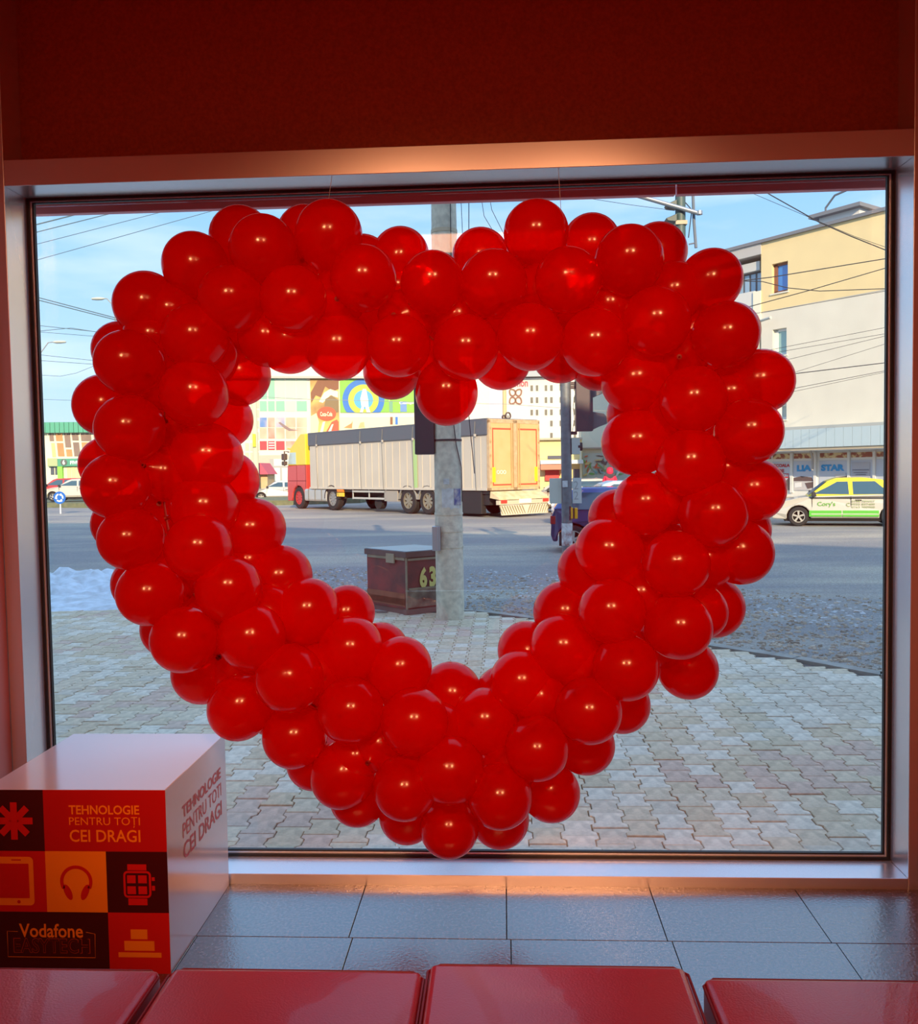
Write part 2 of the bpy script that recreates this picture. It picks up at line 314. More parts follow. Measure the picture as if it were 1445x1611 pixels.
BAL = [  # centre x, centre y, radius in the photograph, layer
(379,374,50,R_),(415,393,54,F_),(308,420,52,M_),(232,480,53,M_),(193,552,47,R_),(204,571,52,F_),(166,638,50,R_),(205,674,54,F_),(171,731,45,R_),
(183,765,53,F_),(190,824,45,R_),(207,848,50,F_),(222,918,46,R_),(237,933,52,F_),(269,988,47,R_),(290,1006,53,F_),(320,1058,50,R_),(378,1112,51,M_),
(464,1158,51,M_),(496,1197,46,R_),(541,1218,52,M_),(564,1254,46,R_),(638,1238,52,F_),(642,1281,46,R_),(707,1302,47,M_),(709,1212,54,F_),(786,1287,47,R_),
(787,1252,52,F_),(866,1246,47,R_),(845,1177,51,F_),(921,1172,47,R_),(926,1118,53,F_),(977,1108,46,R_),(985,1050,53,F_),(1082,1052,48,R_),(1067,985,53,F_),
(1123,955,49,R_),(1164,868,52,M_),(1165,832,47,R_),(1185,771,51,M_),(1178,679,53,F_),(1195,601,52,M_),(1142,527,53,F_),(1149,522,47,R_),(1117,443,50,M_),
(1035,397,47,R_),(990,410,55,F_),(931,384,47,R_),(844,367,52,M_),(757,405,46,R_),(777,447,54,F_),(894,441,53,F_),(680,445,50,F_),(630,404,46,R_),
(572,413,44,R_),(517,371,54,M_),(481,370,46,R_),(572,438,53,F_),
(307,530,53,F_),(305,619,54,F_),(376,589,50,R_),(462,470,53,F_),(365,470,53,F_),(455,536,52,M_),(532,544,53,M_),(628,544,50,F_),(617,583,46,R_),(733,547,53,F_),
(703,617,50,M_),(789,567,47,R_),(834,530,53,F_),(882,554,47,R_),(936,538,54,F_),(942,570,44,R_),(1002,598,53,M_),(1033,505,55,F_),(1091,628,54,F_),
(1003,696,53,M_),(1000,652,45,R_),(1087,728,55,F_),(1122,808,54,F_),(1016,793,51,M_),(973,815,46,R_),(960,867,52,M_),(1064,888,54,F_),(925,898,47,R_),
(964,962,53,F_),(889,964,50,R_),(888,1019,53,M_),(832,1026,48,R_),(822,1074,52,M_),(793,1093,45,R_),(712,1091,48,R_),(764,1134,52,M_),(652,1136,54,F_),
(629,1053,50,M_),(599,1024,45,R_),(546,965,44,R_),(483,962,51,M_),(552,1021,52,M_),(441,908,50,R_),(397,833,50,R_),(360,757,48,R_),(350,660,47,R_),
(325,718,54,M_),(322,798,54,M_),(313,862,54,F_),(360,927,53,F_),(396,1003,54,F_),(455,1067,55,F_),(552,1118,53,F_),
(255,600,46,M_),(262,745,46,M_),(268,905,48,M_),(330,985,48,M_),(420,968,50,M_),(500,1060,46,M_),(600,1170,46,M_),(690,1150,44,M_),(850,1100,46,M_),(910,1040,46,M_),
(1010,935,48,M_),(1100,960,44,M_),(1110,880,48,M_),(1060,780,46,M_),(1140,740,46,M_),(1060,650,44,M_),(1150,620,46,M_),(1070,560,46,M_),(1010,560,44,M_),(1060,460,48,M_),
(960,480,46,M_),(850,460,46,M_),(720,500,46,M_),(640,500,46,M_),(530,470,46,M_),(420,530,46,M_),(400,450,44,M_),(270,490,46,M_),(240,530,44,M_),
(330,560,44,M_),(975,1020,44,M_),(1040,1010,42,R_),(800,1205,46,M_),(560,1190,42,M_),(745,1200,42,R_),(670,1200,42,R_),
(330,450,44,R_),(440,440,44,R_),(590,500,44,R_),(700,480,44,R_),(820,450,44,R_),(980,450,44,R_),(1090,520,44,R_),(1130,650,44,R_),(1110,760,44,R_),(1110,850,44,R_),
(1060,950,44,R_),(950,1050,44,R_),(880,1120,44,R_),(790,1180,44,R_),(600,1130,44,R_),(510,1100,44,R_),(420,1050,44,R_),(340,960,44,R_),(270,850,44,R_),(250,700,44,R_),(260,570,44,R_),
(246,798,43,R_),(1032,846,43,R_),(676,556,43,R_),(777,507,43,R_),(496,424,43,R_),(888,499,43,R_),(473,1011,43,R_),(368,529,43,R_),(259,652,43,R_),(1120,578,43,R_),(372,1057,43,R_),(289,673,43,R_),(625,453,43,R_),(578,1069,43,R_),(393,883,43,R_),(296,945,43,R_),(430,1115,43,R_),(733,1250,43,R_),(817,1133,43,R_),
]
PATH = [(705,545),(620,480),(500,455),(380,475),(290,545),(258,660),(258,790),(290,910),(370,1010),(480,1100),(600,1180),(707,1235),(800,1180),(900,1090),(990,1000),(1065,900),
        (1105,790),(1105,670),(1075,550),(1000,470),(890,455),(790,480),(705,545)]
hc = at_y(707, 800, YM)
heart = thing('balloon_heart', 'big heart wreath of clustered red latex balloons hanging before the shop window', 'balloon decoration', (hc.x, hc.y, .12))
HO = Vector(heart.location)
path3 = [at_y(x, y, YM)-HO for x, y in PATH]
# smooth the frame path
def catmull(P, k=5):
    out = []; n = len(P)-1
    for i in range(n):
        p0, p1, p2, p3 = P[(i-1) % n], P[i], P[(i+1) % n], P[(i+2) % n]
        for q in range(k):
            t = q/k; out.append(.5*((2*p1)+(p2-p0)*t+(2*p0-5*p1+4*p2-p3)*t*t+(3*p1-p0-3*p2+p3)*t**3))
    out.append(P[-1]); return out
path3s = catmull(path3)
G().tube(path3s, .003, 6).build('frame', mat('wire_frame', (.3, .02, .02), .4, .5), heart, smooth=True)
for px in (500, 890):
    P = at_y(px, 440, YM)-HO; Q = Vector((P.x, P.y, WZT-.0-HO.z+.0)); Q.y = WF+.02-HO.y
    G().cyl(P, Q, .0009, n=5).build('hanging_line', mat('nylon_line', (.6, .6, .6), .3), heart)
def balloon_mesh(el, name):
    prof = []
    for i in range(23):
        th = PI*.86*i/22; prof.append((math.sin(th)*(1-.03*(1-math.cos(th))*.5), math.cos(th)*el))
    r_, h_ = prof[-1]
    prof += [(r_*.55, h_-.07), (.10, h_-.15), (.055, h_-.21)]
    g = G(); g.lathe(prof, n=36)
    return g.build(name, latex, heart, smooth=True)
b_src = [balloon_mesh(e_, 'balloon') for e_ in (1.0, 1.03, 1.06)]
k_src = G().lathe([(.02, .0), (.075, -.03), (.05, -.07), (.09, -.13), (.03, -.135)], n=10).build('knot', knot_m, heart, smooth=True)
used = [False]*3; kused = False
for i, (x, y, r, l) in enumerate(BAL):
    Y = {F_: YF, M_: YM, R_: YR}[l] + random.uniform(-.008, .008)
    P = at_y(x, y, Y); dep = (P-CAM).dot(fw); R = r*dep/FPX/1.0; P = P-HO
    near = min(path3s, key=lambda q: (q-P).length)
    d = (near-P)
    if d.length < .04: d = Vector((random.uniform(-.3, .3), 1 if l == F_ else -1, random.uniform(-.3, .3)))
    if l == F_: d.y = abs(d.y)+.03
    if l == R_: d.y = -abs(d.y)-.03
    d.normalize(); k = i % 3
    if used[k]: o = inst(b_src[k], heart)
    else: o = b_src[k]; used[k] = True
    o.location = P; o.scale = (R, R, R); o.rotation_mode = 'QUATERNION'; o.rotation_quaternion = (-d).to_track_quat('Z', 'Y')
    e_ = (1.0, 1.03, 1.06)[k]
    kn = inst(k_src, o) if kused else k_src
    kn.parent = o; kused = True; kn.location = (0, 0, math.cos(PI*.86)*e_-.20)

# ================================================================== display cube
BX, BY, BS = -.9247, 2.2840, .51
cb = thing('display_cube', 'white display cube on the floor printed with red and orange squares', 'display box', (BX-BS, BY, 0))
white_gloss = mat('glossy_white_board', (.82, .82, .85), .14, bump=.04, bscale=4)
white_gloss.node_tree.nodes['Principled BSDF'].inputs['IOR'].default_value = 3.0
G().box(0, BS, 0, BS, 0, BS).build('body', white_gloss, cb, bevel=.002)
c_red = mat('print_red', (.50, .005, .006), .35); c_dk = mat('print_maroon', (.055, .002, .004), .35); c_or = mat('print_orange', (.95, .27, .008), .35); c_bright = mat('print_bright_red', (.62, .008, .008), .35)
C3 = BS/3; e0 = -.0006
def fr(u, v): return (u, e0-.0012, v)
def cell(i, j, w, m, label=None):
    o = G().box(i*C3+.0, (i+w)*C3, e0, 0, j*C3, (j+1)*C3).build('printed_square', m, cb)
    if label: o['label'] = label
    return o
def flat(g, pts): n = len(pts); g.add([fr(*p) for p in pts], [tuple(range(n))]); return g
def rrect(x0, x1, z0, z1, r, n=5):
    out = []
    for cx, cz, a in ((x1-r, z1-r, 0), (x0+r, z1-r, PI/2), (x0+r, z0+r, PI), (x1-r, z0+r, 1.5*PI)):
        out += [(cx+r*math.cos(a+PI/2*k/n), cz+r*math.sin(a+PI/2*k/n)) for k in range(n+1)]
    return out
def outline(g, pts, w, f=fr, closed=True):
    n = len(pts); cx = sum(p[0] for p in pts)/n; cz = sum(p[1] for p in pts)/n; ins = []
    for i, p in enumerate(pts):
        a = pts[(i-1) % n] if closed or i else pts[i]; b = pts[(i+1) % n] if closed or i < n-1 else pts[i]
        t = Vector((b[0]-a[0], b[1]-a[1])); t = t.normalized() if t.length else Vector((1, 0)); nn = Vector((-t.y, t.x))
        ins.append((p[0]+nn.x*w, p[1]+nn.y*w))
    g.add([f(*p) for p in pts]+[f(*p) for p in ins], [(i, (i+1) % n, n+(i+1) % n, n+i) for i in range(n if closed else n-1)]); return g
s_a = cell(0, 2, 1, c_dk, 'maroon square with a red eight armed star')
s_b = cell(1, 2, 2, c_red, 'red field with three lines of orange lettering')
s_c = cell(0, 1, 1, c_bright, 'red square with a phone'); s_d = cell(1, 1, 1, c_or, 'orange square with headphones'); s_e = cell(2, 1, 1, c_dk, 'maroon square with a watch')
s_f = cell(0, 0, 2, c_dk, 'maroon field with shop lettering'); s_g = cell(2, 0, 1, c_bright, 'red square with three orange steps')
X = lambda px: (px+34)/99.3*C3            # photograph x on the front face -> local x
Z = lambda py: BS-(py-1234.5)/100.2*C3
g = G()
for k in range(4):
    a = k*PI/4; cx, cz = X(17), Z(1285); L_, w_ = .052, .0095
    flat(g, [(cx+math.cos(a)*s*L_-math.sin(a)*t*w_, cz+math.sin(a)*s*L_+math.cos(a)*t*w_) for s, t in ((-1,-1),(1,-1),(1,1),(-1,1))])
    g.v = [(p[0], p[1]-.0002*(i//4), p[2]) for i, p in enumerate(g.v)]
g.build('star_print', c_bright, s_a)
g = G()
letter(g, 'TEHNOLOGIE', X(107), X(221.5), Z(1274), Z(1259), fr, .02); letter(g, 'PENTRU TOȚI', X(107), X(222), Z(1295.5), Z(1278), fr, .0); letter(g, 'CEI DRAGI', X(107), X(222), Z(1319), Z(1299), fr, .012)
g.build('lettering', c_or, s_b)
g = G(); P_ = rrect(X(-30), X(45.5), Z(1424), Z(1344), .012); flat(g, P_); g.build('phone_print', c_or, s_c)
g = G(); g.add([(u, e0-.002, v) for u, v in rrect(X(-24), X(38), Z(1412), Z(1355), .002)], [tuple(range(24))]); g.add([(u, e0-.002, v) for u, v in [(X(20)+.005*math.cos(q*PI/6), Z(1418)+.005*math.sin(q*PI/6)) for q in range(12)]], [tuple(range(12))])
g.add([(u, e0-.002, v) for u, v in rrect(X(10), X(26), Z(1350), Z(1348), .001)], [tuple(range(24))])
g.build('screen_print', c_bright, s_c)
# headphones
g = G(); cx, cz = X(115), Z(1384)
arc = [(cx+.0455*math.cos(a), cz+.045*math.sin(a)+.0) for a in [-.5+(PI+1.0)*k/24 for k in range(25)]]
outline(g, arc, .0095, closed=False)
for s in (-1, 1):
    ex, ez = cx+s*.024, cz-.030
    pts = [(ex+s*.0*t+math.cos(a)*.0105*1.0+math.sin(a)*.021*s*.35, ez+math.sin(a)*.022-math.cos(a)*.0) for t in (0,) for a in [2*PI*k/16 for k in range(16)]]
    flat(g, pts)
g.build('headphone_print', c_bright, s_d)
# watch
g = G(); outline(g, rrect(X(192), X(237), Z(1410), Z(1366), .012), .006)
for (a, b, c, d) in ((199, 230, 1355, 1365), (199, 230, 1422, 1411), (198, 212, 1386, 1373), (216, 230, 1386, 1373), (198, 212, 1404, 1391), (216, 230, 1404, 1391), (238, 243, 1382, 1376), (238, 243, 1398, 1390)):
    flat(g, [(X(a), Z(d)), (X(b), Z(d)), (X(b), Z(c)), (X(a), Z(c))])
g.build('watch_print', c_bright, s_e)
g = G(); letter(g, 'Vodafone', X(18), X(123), Z(1477), Z(1454), fr, .018); g.build('lettering', c_or, s_f)
g = G()
letter(g, 'EASYTECH', X(8), X(134), Z(1503), Z(1478), fr, .022); g.build('lettering', mat('print_dull_orange', (.50, .06, .01), .4), s_f)
g = G(); letter(g, 'EASYTECH', X(9), X(133), Z(1502), Z(1479), lambda u, v_: (u, e0-.0016, v_), .003); g.build('lettering', c_dk, s_f)
g = G(); outline(g, [(X(16), Z(1467)), (X(-2), Z(1467)), (X(-2), Z(1510)), (X(142), Z(1510)), (X(143), Z(1470)), (X(128), Z(1467))], .0016, closed=False); g.build('line_print', c_or, s_f)
g = G()
for (a, b, c, d) in ((201, 228, 1462, 1478), (190, 239, 1481, 1497), (180, 250, 1500, 1508)):
    flat(g, [(X(a), Z(d)), (X(b), Z(d)), (X(b), Z(c)), (X(a), Z(c))])
g.build('step_print', c_or, s_g)
def sr(u, v): return (BS+.0012, u, v)
g = G(); y0_, y1_ = .118, .455
letter(g, 'TEHNOLOGIE', y0_, y1_, .383, .418, sr, .02); letter(g, 'PENTRU TOTI', y0_, y1_, .325, .368, sr, .0); letter(g, 'CEI DRAGI', y0_, y1_, .262, .31, sr, .012)
g.build('lettering', mat('print_side_red', (.60, .02, .03), .3), cb)['label'] = 'red lettering on the white side'

# ================================================================== stools
CW = .478
ybk = at_z(460, 1513, .46).y
gx = [at_z(265, 1512, .46).x, at_z(664, 1512, .46).x, at_z(1084, 1508, .46).x]
st = [('red leather cushioned stool under the printed side of the display cube', gx[0]-CW-.006, 0.0, -.004),
      ('red leather cushioned stool just right of the display cube, second of the row', gx[0]+.004, 0.0, 0),
      ('red leather cushioned stool standing a little proud below the heart\'s tip', gx[1]+.008, .018, .004),
      ('red leather cushioned stool at the right end of the row, glossy with sky light', gx[2]+.010, -.004, -.003)]
def cushion_mesh(parent):
    import bmesh
    g = G(); n = 14; H = .10; w = CW-.012; vs = []; fs = []
    def sag(u, v_): return .010*math.sin(PI*u)*math.sin(PI*v_)
    for j in range(n+1):
        for i in range(n+1):
            u, q = i/n, j/n; vs.append((u*w, q*w, H-.008+sag(u, q)))
    for j in range(n):
        for i in range(n): a = j*(n+1)+i; fs.append((a, a+1, a+n+2, a+n+1))
    g.add(vs, fs)
    b0 = len(g.v); g.v += [(0,0,0),(w,0,0),(w,w,0),(0,w,0)]
    T = lambda i, j: j*(n+1)+i
    g.f += [(b0, b0+3, b0+2, b0+1), tuple([b0, b0+1]+[T(i, 0) for i in range(n, -1, -1)]), tuple([b0+1, b0+2]+[T(n, j) for j in range(n, -1, -1)]),
            tuple([b0+2, b0+3]+[T(i, n) for i in range(0, n+1)]), tuple([b0+3, b0]+[T(0, j) for j in range(0, n+1)])]
    g.m += [0]*5
    o = g.build('cushion', red_leather, parent, (.006, .006, .36), smooth=True, bevel=.014, seg=4)
    return o
for lab, x, dy, dz in st:
    t = thing('leather_stool', lab, 'stool', (x, ybk-CW+dy, 0), 0, 'red leather stools in a row')
    cu = cushion_mesh(t); cu.location.z += dz
    G().box(.02, CW-.02, .02, CW-.02, .06, .36+dz).build('base', red_dark, t, bevel=.004)
    g = G(); w = CW-.012
    for zz in (.085, ):
        o_ = .0015; g.tube([(-o_, .02, zz), (-o_, w-.02, zz), (.02, w+o_, zz), (w-.02, w+o_, zz), (w+o_, w-.02, zz), (w+o_, .02, zz), (w-.02, -o_, zz), (.02, -o_, zz), (-o_, .02, zz)], .0028, 6)
    g.build('piping', stitch, t, (.006, .006, .36+dz), smooth=True)
    for a, b in ((.05, .05), (CW-.05, .05), (.05, CW-.05), (CW-.05, CW-.05)):
        G().cyl((a, b, 0), (a, b, .06), .018, .022, 12).build('leg', mat('black_leg', (.02, .02, .02), .4), t)

# ================================================================== OUTSIDE: ground
def ground_mat(name, base, dust, dscale, thr=(.45, .62), rough=.85, stretch=(.25, 1, 1), fine=.35):
    m = bpy.data.materials.new(name); m.use_nodes = True; t = m.node_tree; b = t.nodes['Principled BSDF']; b.inputs['Roughness'].default_value = rough
    c = N(t, 'ShaderNodeTexCoord'); p = N(t, 'ShaderNodeMapping'); p.inputs['Scale'].default_value = stretch; t.links.new(c.outputs['Object'], p.inputs[0])
    n1 = N(t, 'ShaderNodeTexNoise'); n1.inputs['Scale'].default_value = dscale; n1.inputs['Detail'].default_value = 8; n1.inputs['Roughness'].default_value = .65; t.links.new(p.outputs[0], n1.inputs[0])
    r = N(t, 'ShaderNodeValToRGB'); r.color_ramp.elements[0].position = thr[0]; r.color_ramp.elements[1].position = thr[1]; t.links.new(n1.outputs[0], r.inputs[0])
    n2 = N(t, 'ShaderNodeTexNoise'); n2.inputs['Scale'].default_value = 40; n2.inputs['Detail'].default_value = 6; t.links.new(c.outputs['Object'], n2.inputs[0])
    r2 = N(t, 'ShaderNodeMapRange'); r2.inputs[1].default_value = .3; r2.inputs[2].default_value = .7; r2.inputs[3].default_value = 1-fine; r2.inputs[4].default_value = 1+fine; t.links.new(n2.outputs[0], r2.inputs[0])
    x = N(t, 'ShaderNodeMixRGB'); x.inputs[1].default_value = (*base, 1); x.inputs[2].default_value = (*dust, 1); t.links.new(r.outputs[0], x.inputs[0])
    y = N(t, 'ShaderNodeMixRGB', blend_type='MULTIPLY'); y.inputs[0].default_value = 1; t.links.new(x.outputs[0], y.inputs[1]); t.links.new(r2.outputs[0], y.inputs[2])
    t.links.new(y.outputs[0], b.inputs['Base Color'])
    q = N(t, 'ShaderNodeBump'); q.inputs['Strength'].default_value = .4; q.inputs['Distance'].default_value = .02; t.links.new(n2.outputs[0], q.inputs['Height']); t.links.new(q.outputs[0], b.inputs['Normal'])
    return m
road = G().box(-120, 120, 3.0, 260, ROAD-.4, ROAD).build('road', ground_mat('asphalt', (.26, .245, .235), (.44, .38, .30), .35), None); struct(road)
road['label'] = 'grey asphalt road dusted with dried salt'
# pavement outline along the kerb
KP = [at_z(x, y, PAVE) for x, y in ((560, 962), (745, 961), (930, 985), (1117, 1016), (1248, 1036), (1385, 1062))]
kx0 = -14.0
kerb_line = [Vector((kx0, at_z(90, 946, PAVE).y+.4, PAVE)), at_z(90, 946, PAVE)]+KP+[Vector((9.5, 5.2, PAVE))]
def kerb_y(x):
    for a, b in zip(kerb_line, kerb_line[1:]):
        if a.x <= x <= b.x: return a.y+(b.y-a.y)*(x-a.x)/(b.x-a.x)
    return kerb_line[0].y if x < kerb_line[0].x else kerb_line[-1].y
pav = sempty('pavement'); pav['label'] = 'pavement of interlocking concrete pavers between the shop and the road'
G().prism([(p.x, p.y) for p in kerb_line]+[(9.5, 3.0), (kx0, 3.0)], 'xy', ROAD-.3, PAVE-.03).build('sand_bed', mat('joint_sand', (.16, .14, .12), .95), pav)
km = mat('kerb_concrete', (.42, .39, .34), .85, noise=.4, nscale=8)
for a, b in zip(kerb_line, kerb_line[1:]):
    n = max(1, round((b-a).length/1.0))
    for k in range(n):
        p = a+(b-a)*(k/n); q = a+(b-a)*((k+1)/n); d = (q-p).normalized(); w = Vector((-d.y, d.x, 0))*.13
        p2 = p+d*.005; q2 = q-d*.005
        G().prism([(p2.x, p2.y), (q2.x, q2.y), ((q2+w).x, (q2+w).y), ((p2+w).x, (p2+w).y)], 'xy', ROAD-.1, PAVE+.004).build('kerb_stone', km, pav)
# pavers: bone-shaped blocks
PW, PL = .162, .190
we, ww, gp = PW*.57, PW*.43, .0022
prof = [(we-gp, -PL/2+gp), (we-gp, -PL*.30), (ww-gp, -PL*.20), (ww-gp, PL*.20), (we-gp, PL*.30), (we-gp, PL/2-gp)]
poly = prof+[(-x, y) for x, y in prof[::-1]]
pm = [mat('paver_%s' % n, c, .85, noise=.35, nscale=28, bump=.25, bscale=120) for n, c in (('grey', (.76, .64, .49)), ('warm', (.80, .64, .45)), ('pale', (.88, .76, .60)), ('ochre', (.74, .58, .39)), ('rose', (.74, .53, .40)))]
def paver_geo(g, x, y, z, tx=0, ty=0):
    n = len(poly); i_ = [(px*.965, py*.965) for px, py in poly]
    g.add([(x+px, y+py, -.05+PAVE) for px, py in poly]+[(x+px, y+py, z-.004) for px, py in poly]+[(x+px, y+py, z+px*tx+py*ty) for px, py in i_],
          [(k, (k+1) % n, n+(k+1) % n, n+k) for k in range(n)]+[(n+k, n+(k+1) % n, 2*n+(k+1) % n, 2*n+k) for k in range(n)]+[tuple(range(2*n, 3*n))])
def pick_mat(x, y):
    h = math.sin(x*1.7+y*.9)+math.sin(x*.6-y*2.3)+random.uniform(-1.6, 1.6)
    return 4 if h > 2.2 else 3 if h > 1.3 else 1 if h > .2 else 2 if h > -1.0 else 0
balls = [(x, y, r+4) for x, y, r, l in BAL]
gg = G(); cand = []; col_n = 0
x0p = -13.9
for ci in range(int(23.2/PW)):
    x = x0p+ci*PW
    for rj in range(60):
        y = 3.22+rj*PL+(PL/2 if ci % 2 else 0)
        if y+PL/2 > kerb_y(x)-.02: continue
        px, py = proj((x, y, PAVE))
        vis = 92 < px < 1388 and py < 1334 and not any((px-a)**2+(py-b)**2 < r*r for a, b, r in balls) and not (px < 366 and py > 1143)
        cand.append((y if vis else 99, x, y))
cand.sort()
pmesh = []
for k in range(5):
    g = G(); paver_geo(g, 0, 0, PAVE); o = g.build('paver', pm[k], pav); pmesh.append(o)
usedp = [False]*5
for n_, (_, x, y) in enumerate(cand):
    if n_ < 300:
        k = pick_mat(x, y); o = inst(pmesh[k], pav) if usedp[k] else pmesh[k]; usedp[k] = True
        o.location = (x, y, random.uniform(-.004, .003)); o.rotation_euler = (random.uniform(-.006, .006), random.uniform(-.006, .006), 0)
    else:
        gg.mi = pick_mat(x, y); paver_geo(gg, x, y, PAVE+random.uniform(-.004, .003), random.uniform(-.01, .01), random.uniform(-.01, .01))
ps = gg.build('paver_field', pm, pav); ps['kind'] = 'stuff'

def lumps(name, label, cat, pts, m, h, seed, kind='stuff', rs=(.03, .12), smooth=True):
    """a spread of small irregular lumps lying on the ground."""
    rnd = random.Random(seed); g = G()
    for x, y, z in pts:
        r = rnd.uniform(*rs); n = 6; a0 = rnd.random()*6; k1 = rnd.uniform(.6, 1.4)
        ring1 = [(x+math.cos(a0+2*PI*i/n)*r*rnd.uniform(.7, 1.2)*k1, y+math.sin(a0+2*PI*i/n)*r*rnd.uniform(.7, 1.2), z-.01) for i in range(n)]
        ring2 = [(x+(p[0]-x)*.62, y+(p[1]-y)*.62, z+r*h*rnd.uniform(.5, 1)) for p in ring1]
        g.add(ring1+ring2+[(x, y, z+r*h*1.05)], [(i, (i+1) % n, n+(i+1) % n, n+i) for i in range(n)]+[(n+i, n+(i+1) % n, 2*n) for i in range(n)])
    o = g.build(name, m, None, smooth=smooth); tag(o, label, cat, kind=kind); return o
snow_m = mat('old_snow', (.80, .84, .90), .7, noise=.45, nscale=6, col2=(.50, .50, .50), bump=.5, bscale=30)
# snow bank on the left kerb: a rough heightfield
def heap(name, label, cat, cx, cy, rx, ry, h, m, base, seed, nx=60, ny=36):
    from mathutils import noise
    vs = []
    for j in range(ny+1):
        for i in range(nx+1):
            u, v_ = 2*i/nx-1, 2*j/ny-1; x, y = cx+u*rx, cy+v_*ry
            e_ = max(0, 1-(u*u+v_*v_)**1.4); n_ = noise.fractal(Vector((x*3.2+seed, y*3.2, 0)), 1.0, 2.1, 4)
            vs.append((x, y, base-.04+h*min(1, e_*1.8)*(.60+.8*n_)+e_*.05))
    g = G().add(vs, [(j*(nx+1)+i, j*(nx+1)+i+1, (j+1)*(nx+1)+i+1, (j+1)*(nx+1)+i) for j in range(ny) for i in range(nx)])
    return tag(g.build(name, m, None, smooth=True), label, cat, kind='stuff')
a = at_z(60, 925, PAVE); 
heap('snow_bank', 'thin bank of old crusted snow along the kerb at the left edge of the window', 'snow', -7.6, 14.6, 3.6, 1.7, .20, snow_m, ROAD+.04, 3)
heap('snow_patch', 'flat patch of trodden snow lying on the pavers inside the kerb', 'snow', -6.4, 12.2, 2.2, .8, .05, snow_m, PAVE+.015, 9)
gravel_m = mat('slush_gravel', (.60, .47, .35), .9, noise=.5, nscale=5, col2=(.20, .15, .11))
rnd = random.Random(5); pts = []
for _ in range(2600):
    px = rnd.uniform(735, 1400); t = (px-735)/665; yl = 962+t*98; py = yl-rnd.random()**1.3*(62+t*55)
    p = at_z(px, py, ROAD); pts.append((p.x, p.y, ROAD))
for _ in range(900):
    px = rnd.uniform(420, 700); py = rnd.uniform(895, 955); p = at_z(px, py, ROAD); pts.append((p.x, p.y, ROAD))
lumps('gutter_gravel', 'dirty gravel and frozen slush in the gutter beside the kerb', 'gravel', pts, gravel_m, .6, 4, rs=(.01, .042))
pts = []
for _ in range(700):
    px = rnd.uniform(735, 1400); t = (px-735)/665; py = 930+t*62-rnd.random()*38; p = at_z(px, py, ROAD); pts.append((p.x, p.y, ROAD-.005))
for _ in range(260):
    px = rnd.uniform(430, 690); py = rnd.uniform(890, 925); p = at_z(px, py, ROAD); pts.append((p.x, p.y, ROAD-.005))
lumps('slush', 'grey white slush flecks strewn along the gutter', 'snow', pts, mat('slush_ice', (.55, .55, .56), .5), .3, 8, rs=(.01, .05))

# ------------------------------------------------------------------ concrete pole
pb = at_z(709, 972, PAVE); pd = (pb-CAM).dot(fw)
pole = thing('utility_pole', 'thick grey concrete pole with torn posters standing on the pavement edge', 'pole', (pb.x, pb.y, PAVE))
conc = mat('pole_concrete', (.76, .68, .53), .9, noise=.5, nscale=14, col2=(.50, .44, .35), bump=.4, bscale=80)
R0 = 22*pd/FPX
g = G(); g.lathe([(R0*1.02, -.1), (R0*1.02, 0), (R0, .02), (R0*.97, 2.0), (R0*.93, 3.6), (R0*.78, 8.0), (R0*.77, 8.02), (.01, 8.02)], n=40); g.build('shaft', conc, pole, smooth=True)
def pz(py): return (at_y(709, py, pb.y-R0)).z-PAVE
def on_pole(px):  # angle round the shaft for a pixel column
    return math.asin(max(-1, min(1, ((px-709)*pd/FPX)/R0)))
def wrap(px0, px1, py0, py1, m, name, off=.004, label=None, torn=0):
    a0, a1 = on_pole(px0), on_pole(px1); n = 10; z0, z1 = pz(py1), pz(py0); rr = random.Random(int(px0*7+py0)); g = G(); vs = []
    for i in range(n+1):
        a = a0+(a1-a0)*i/n; R = R0*.965+off
        for z in (z0+rr.random()*torn, z1-rr.random()*torn*.3): vs.append((math.sin(a)*R, -math.cos(a)*R, z)); 
    for i in range(n+1):
        a = a0+(a1-a0)*i/n; R = R0*.965+off-.003
        for k in (0, 1): vs.append((math.sin(a)*R, -math.cos(a)*R, vs[2*i+k][2]))
    q = 2*(n+1); fs = []
    for i in range(n):
        fs += [(2*i, 2*i+2, 2*i+3, 2*i+1), (q+2*i, q+2*i+1, q+2*i+3, q+2*i+2), (2*i, q+2*i, q+2*i+2, 2*i+2), (2*i+1, 2*i+3, q+2*i+3, q+2*i+1)]
    o = g.add(vs, fs).build(name, m, pole, smooth=False)
    if label: o['label'] = label
paper = mat('weathered_paper', (.72, .72, .70), .8, noise=.4, nscale=14); blue_paper = mat('blue_poster', (.06, .10, .28), .6, noise=.5, nscale=16, col2=(.6, .5, .45))
wrap(700, 727, 768, 803, paper, 'poster', torn=.05, label='torn white notice'); wrap(704, 730, 797, 819, paper, 'poster', .002, torn=.16)
wrap(719, 728.5, 769, 795, blue_paper, 'poster', .008, label='small blue poster'); wrap(703, 712, 753, 762, paper, 'poster', .007, label='small white card')
rust = mat('rusty_strap', (.40, .30, .20), .7)
for py, m in ((360, mat('tan_band', (.62, .48, .33), .8)), (399, mat('tan_band', (0,0,0))), (836, conc), (861, conc), (692, mat('black_wire', (.03, .03, .03), .6)), (809, conc)):
    z = pz(py); k = 1-.04*max(0, z)/3 if z < 4 else .91-.03*(z-4)
    G().lathe([(R0*k*.9, -.012), (R0*k+.007, -.012), (R0*k+.007, .012 if py > 420 else .03), (R0*k*.9, .012 if py > 420 else .03)], (0, 0, z), n=36).build('band', m, pole)
zb, zt_ = pz(866), pz(828)
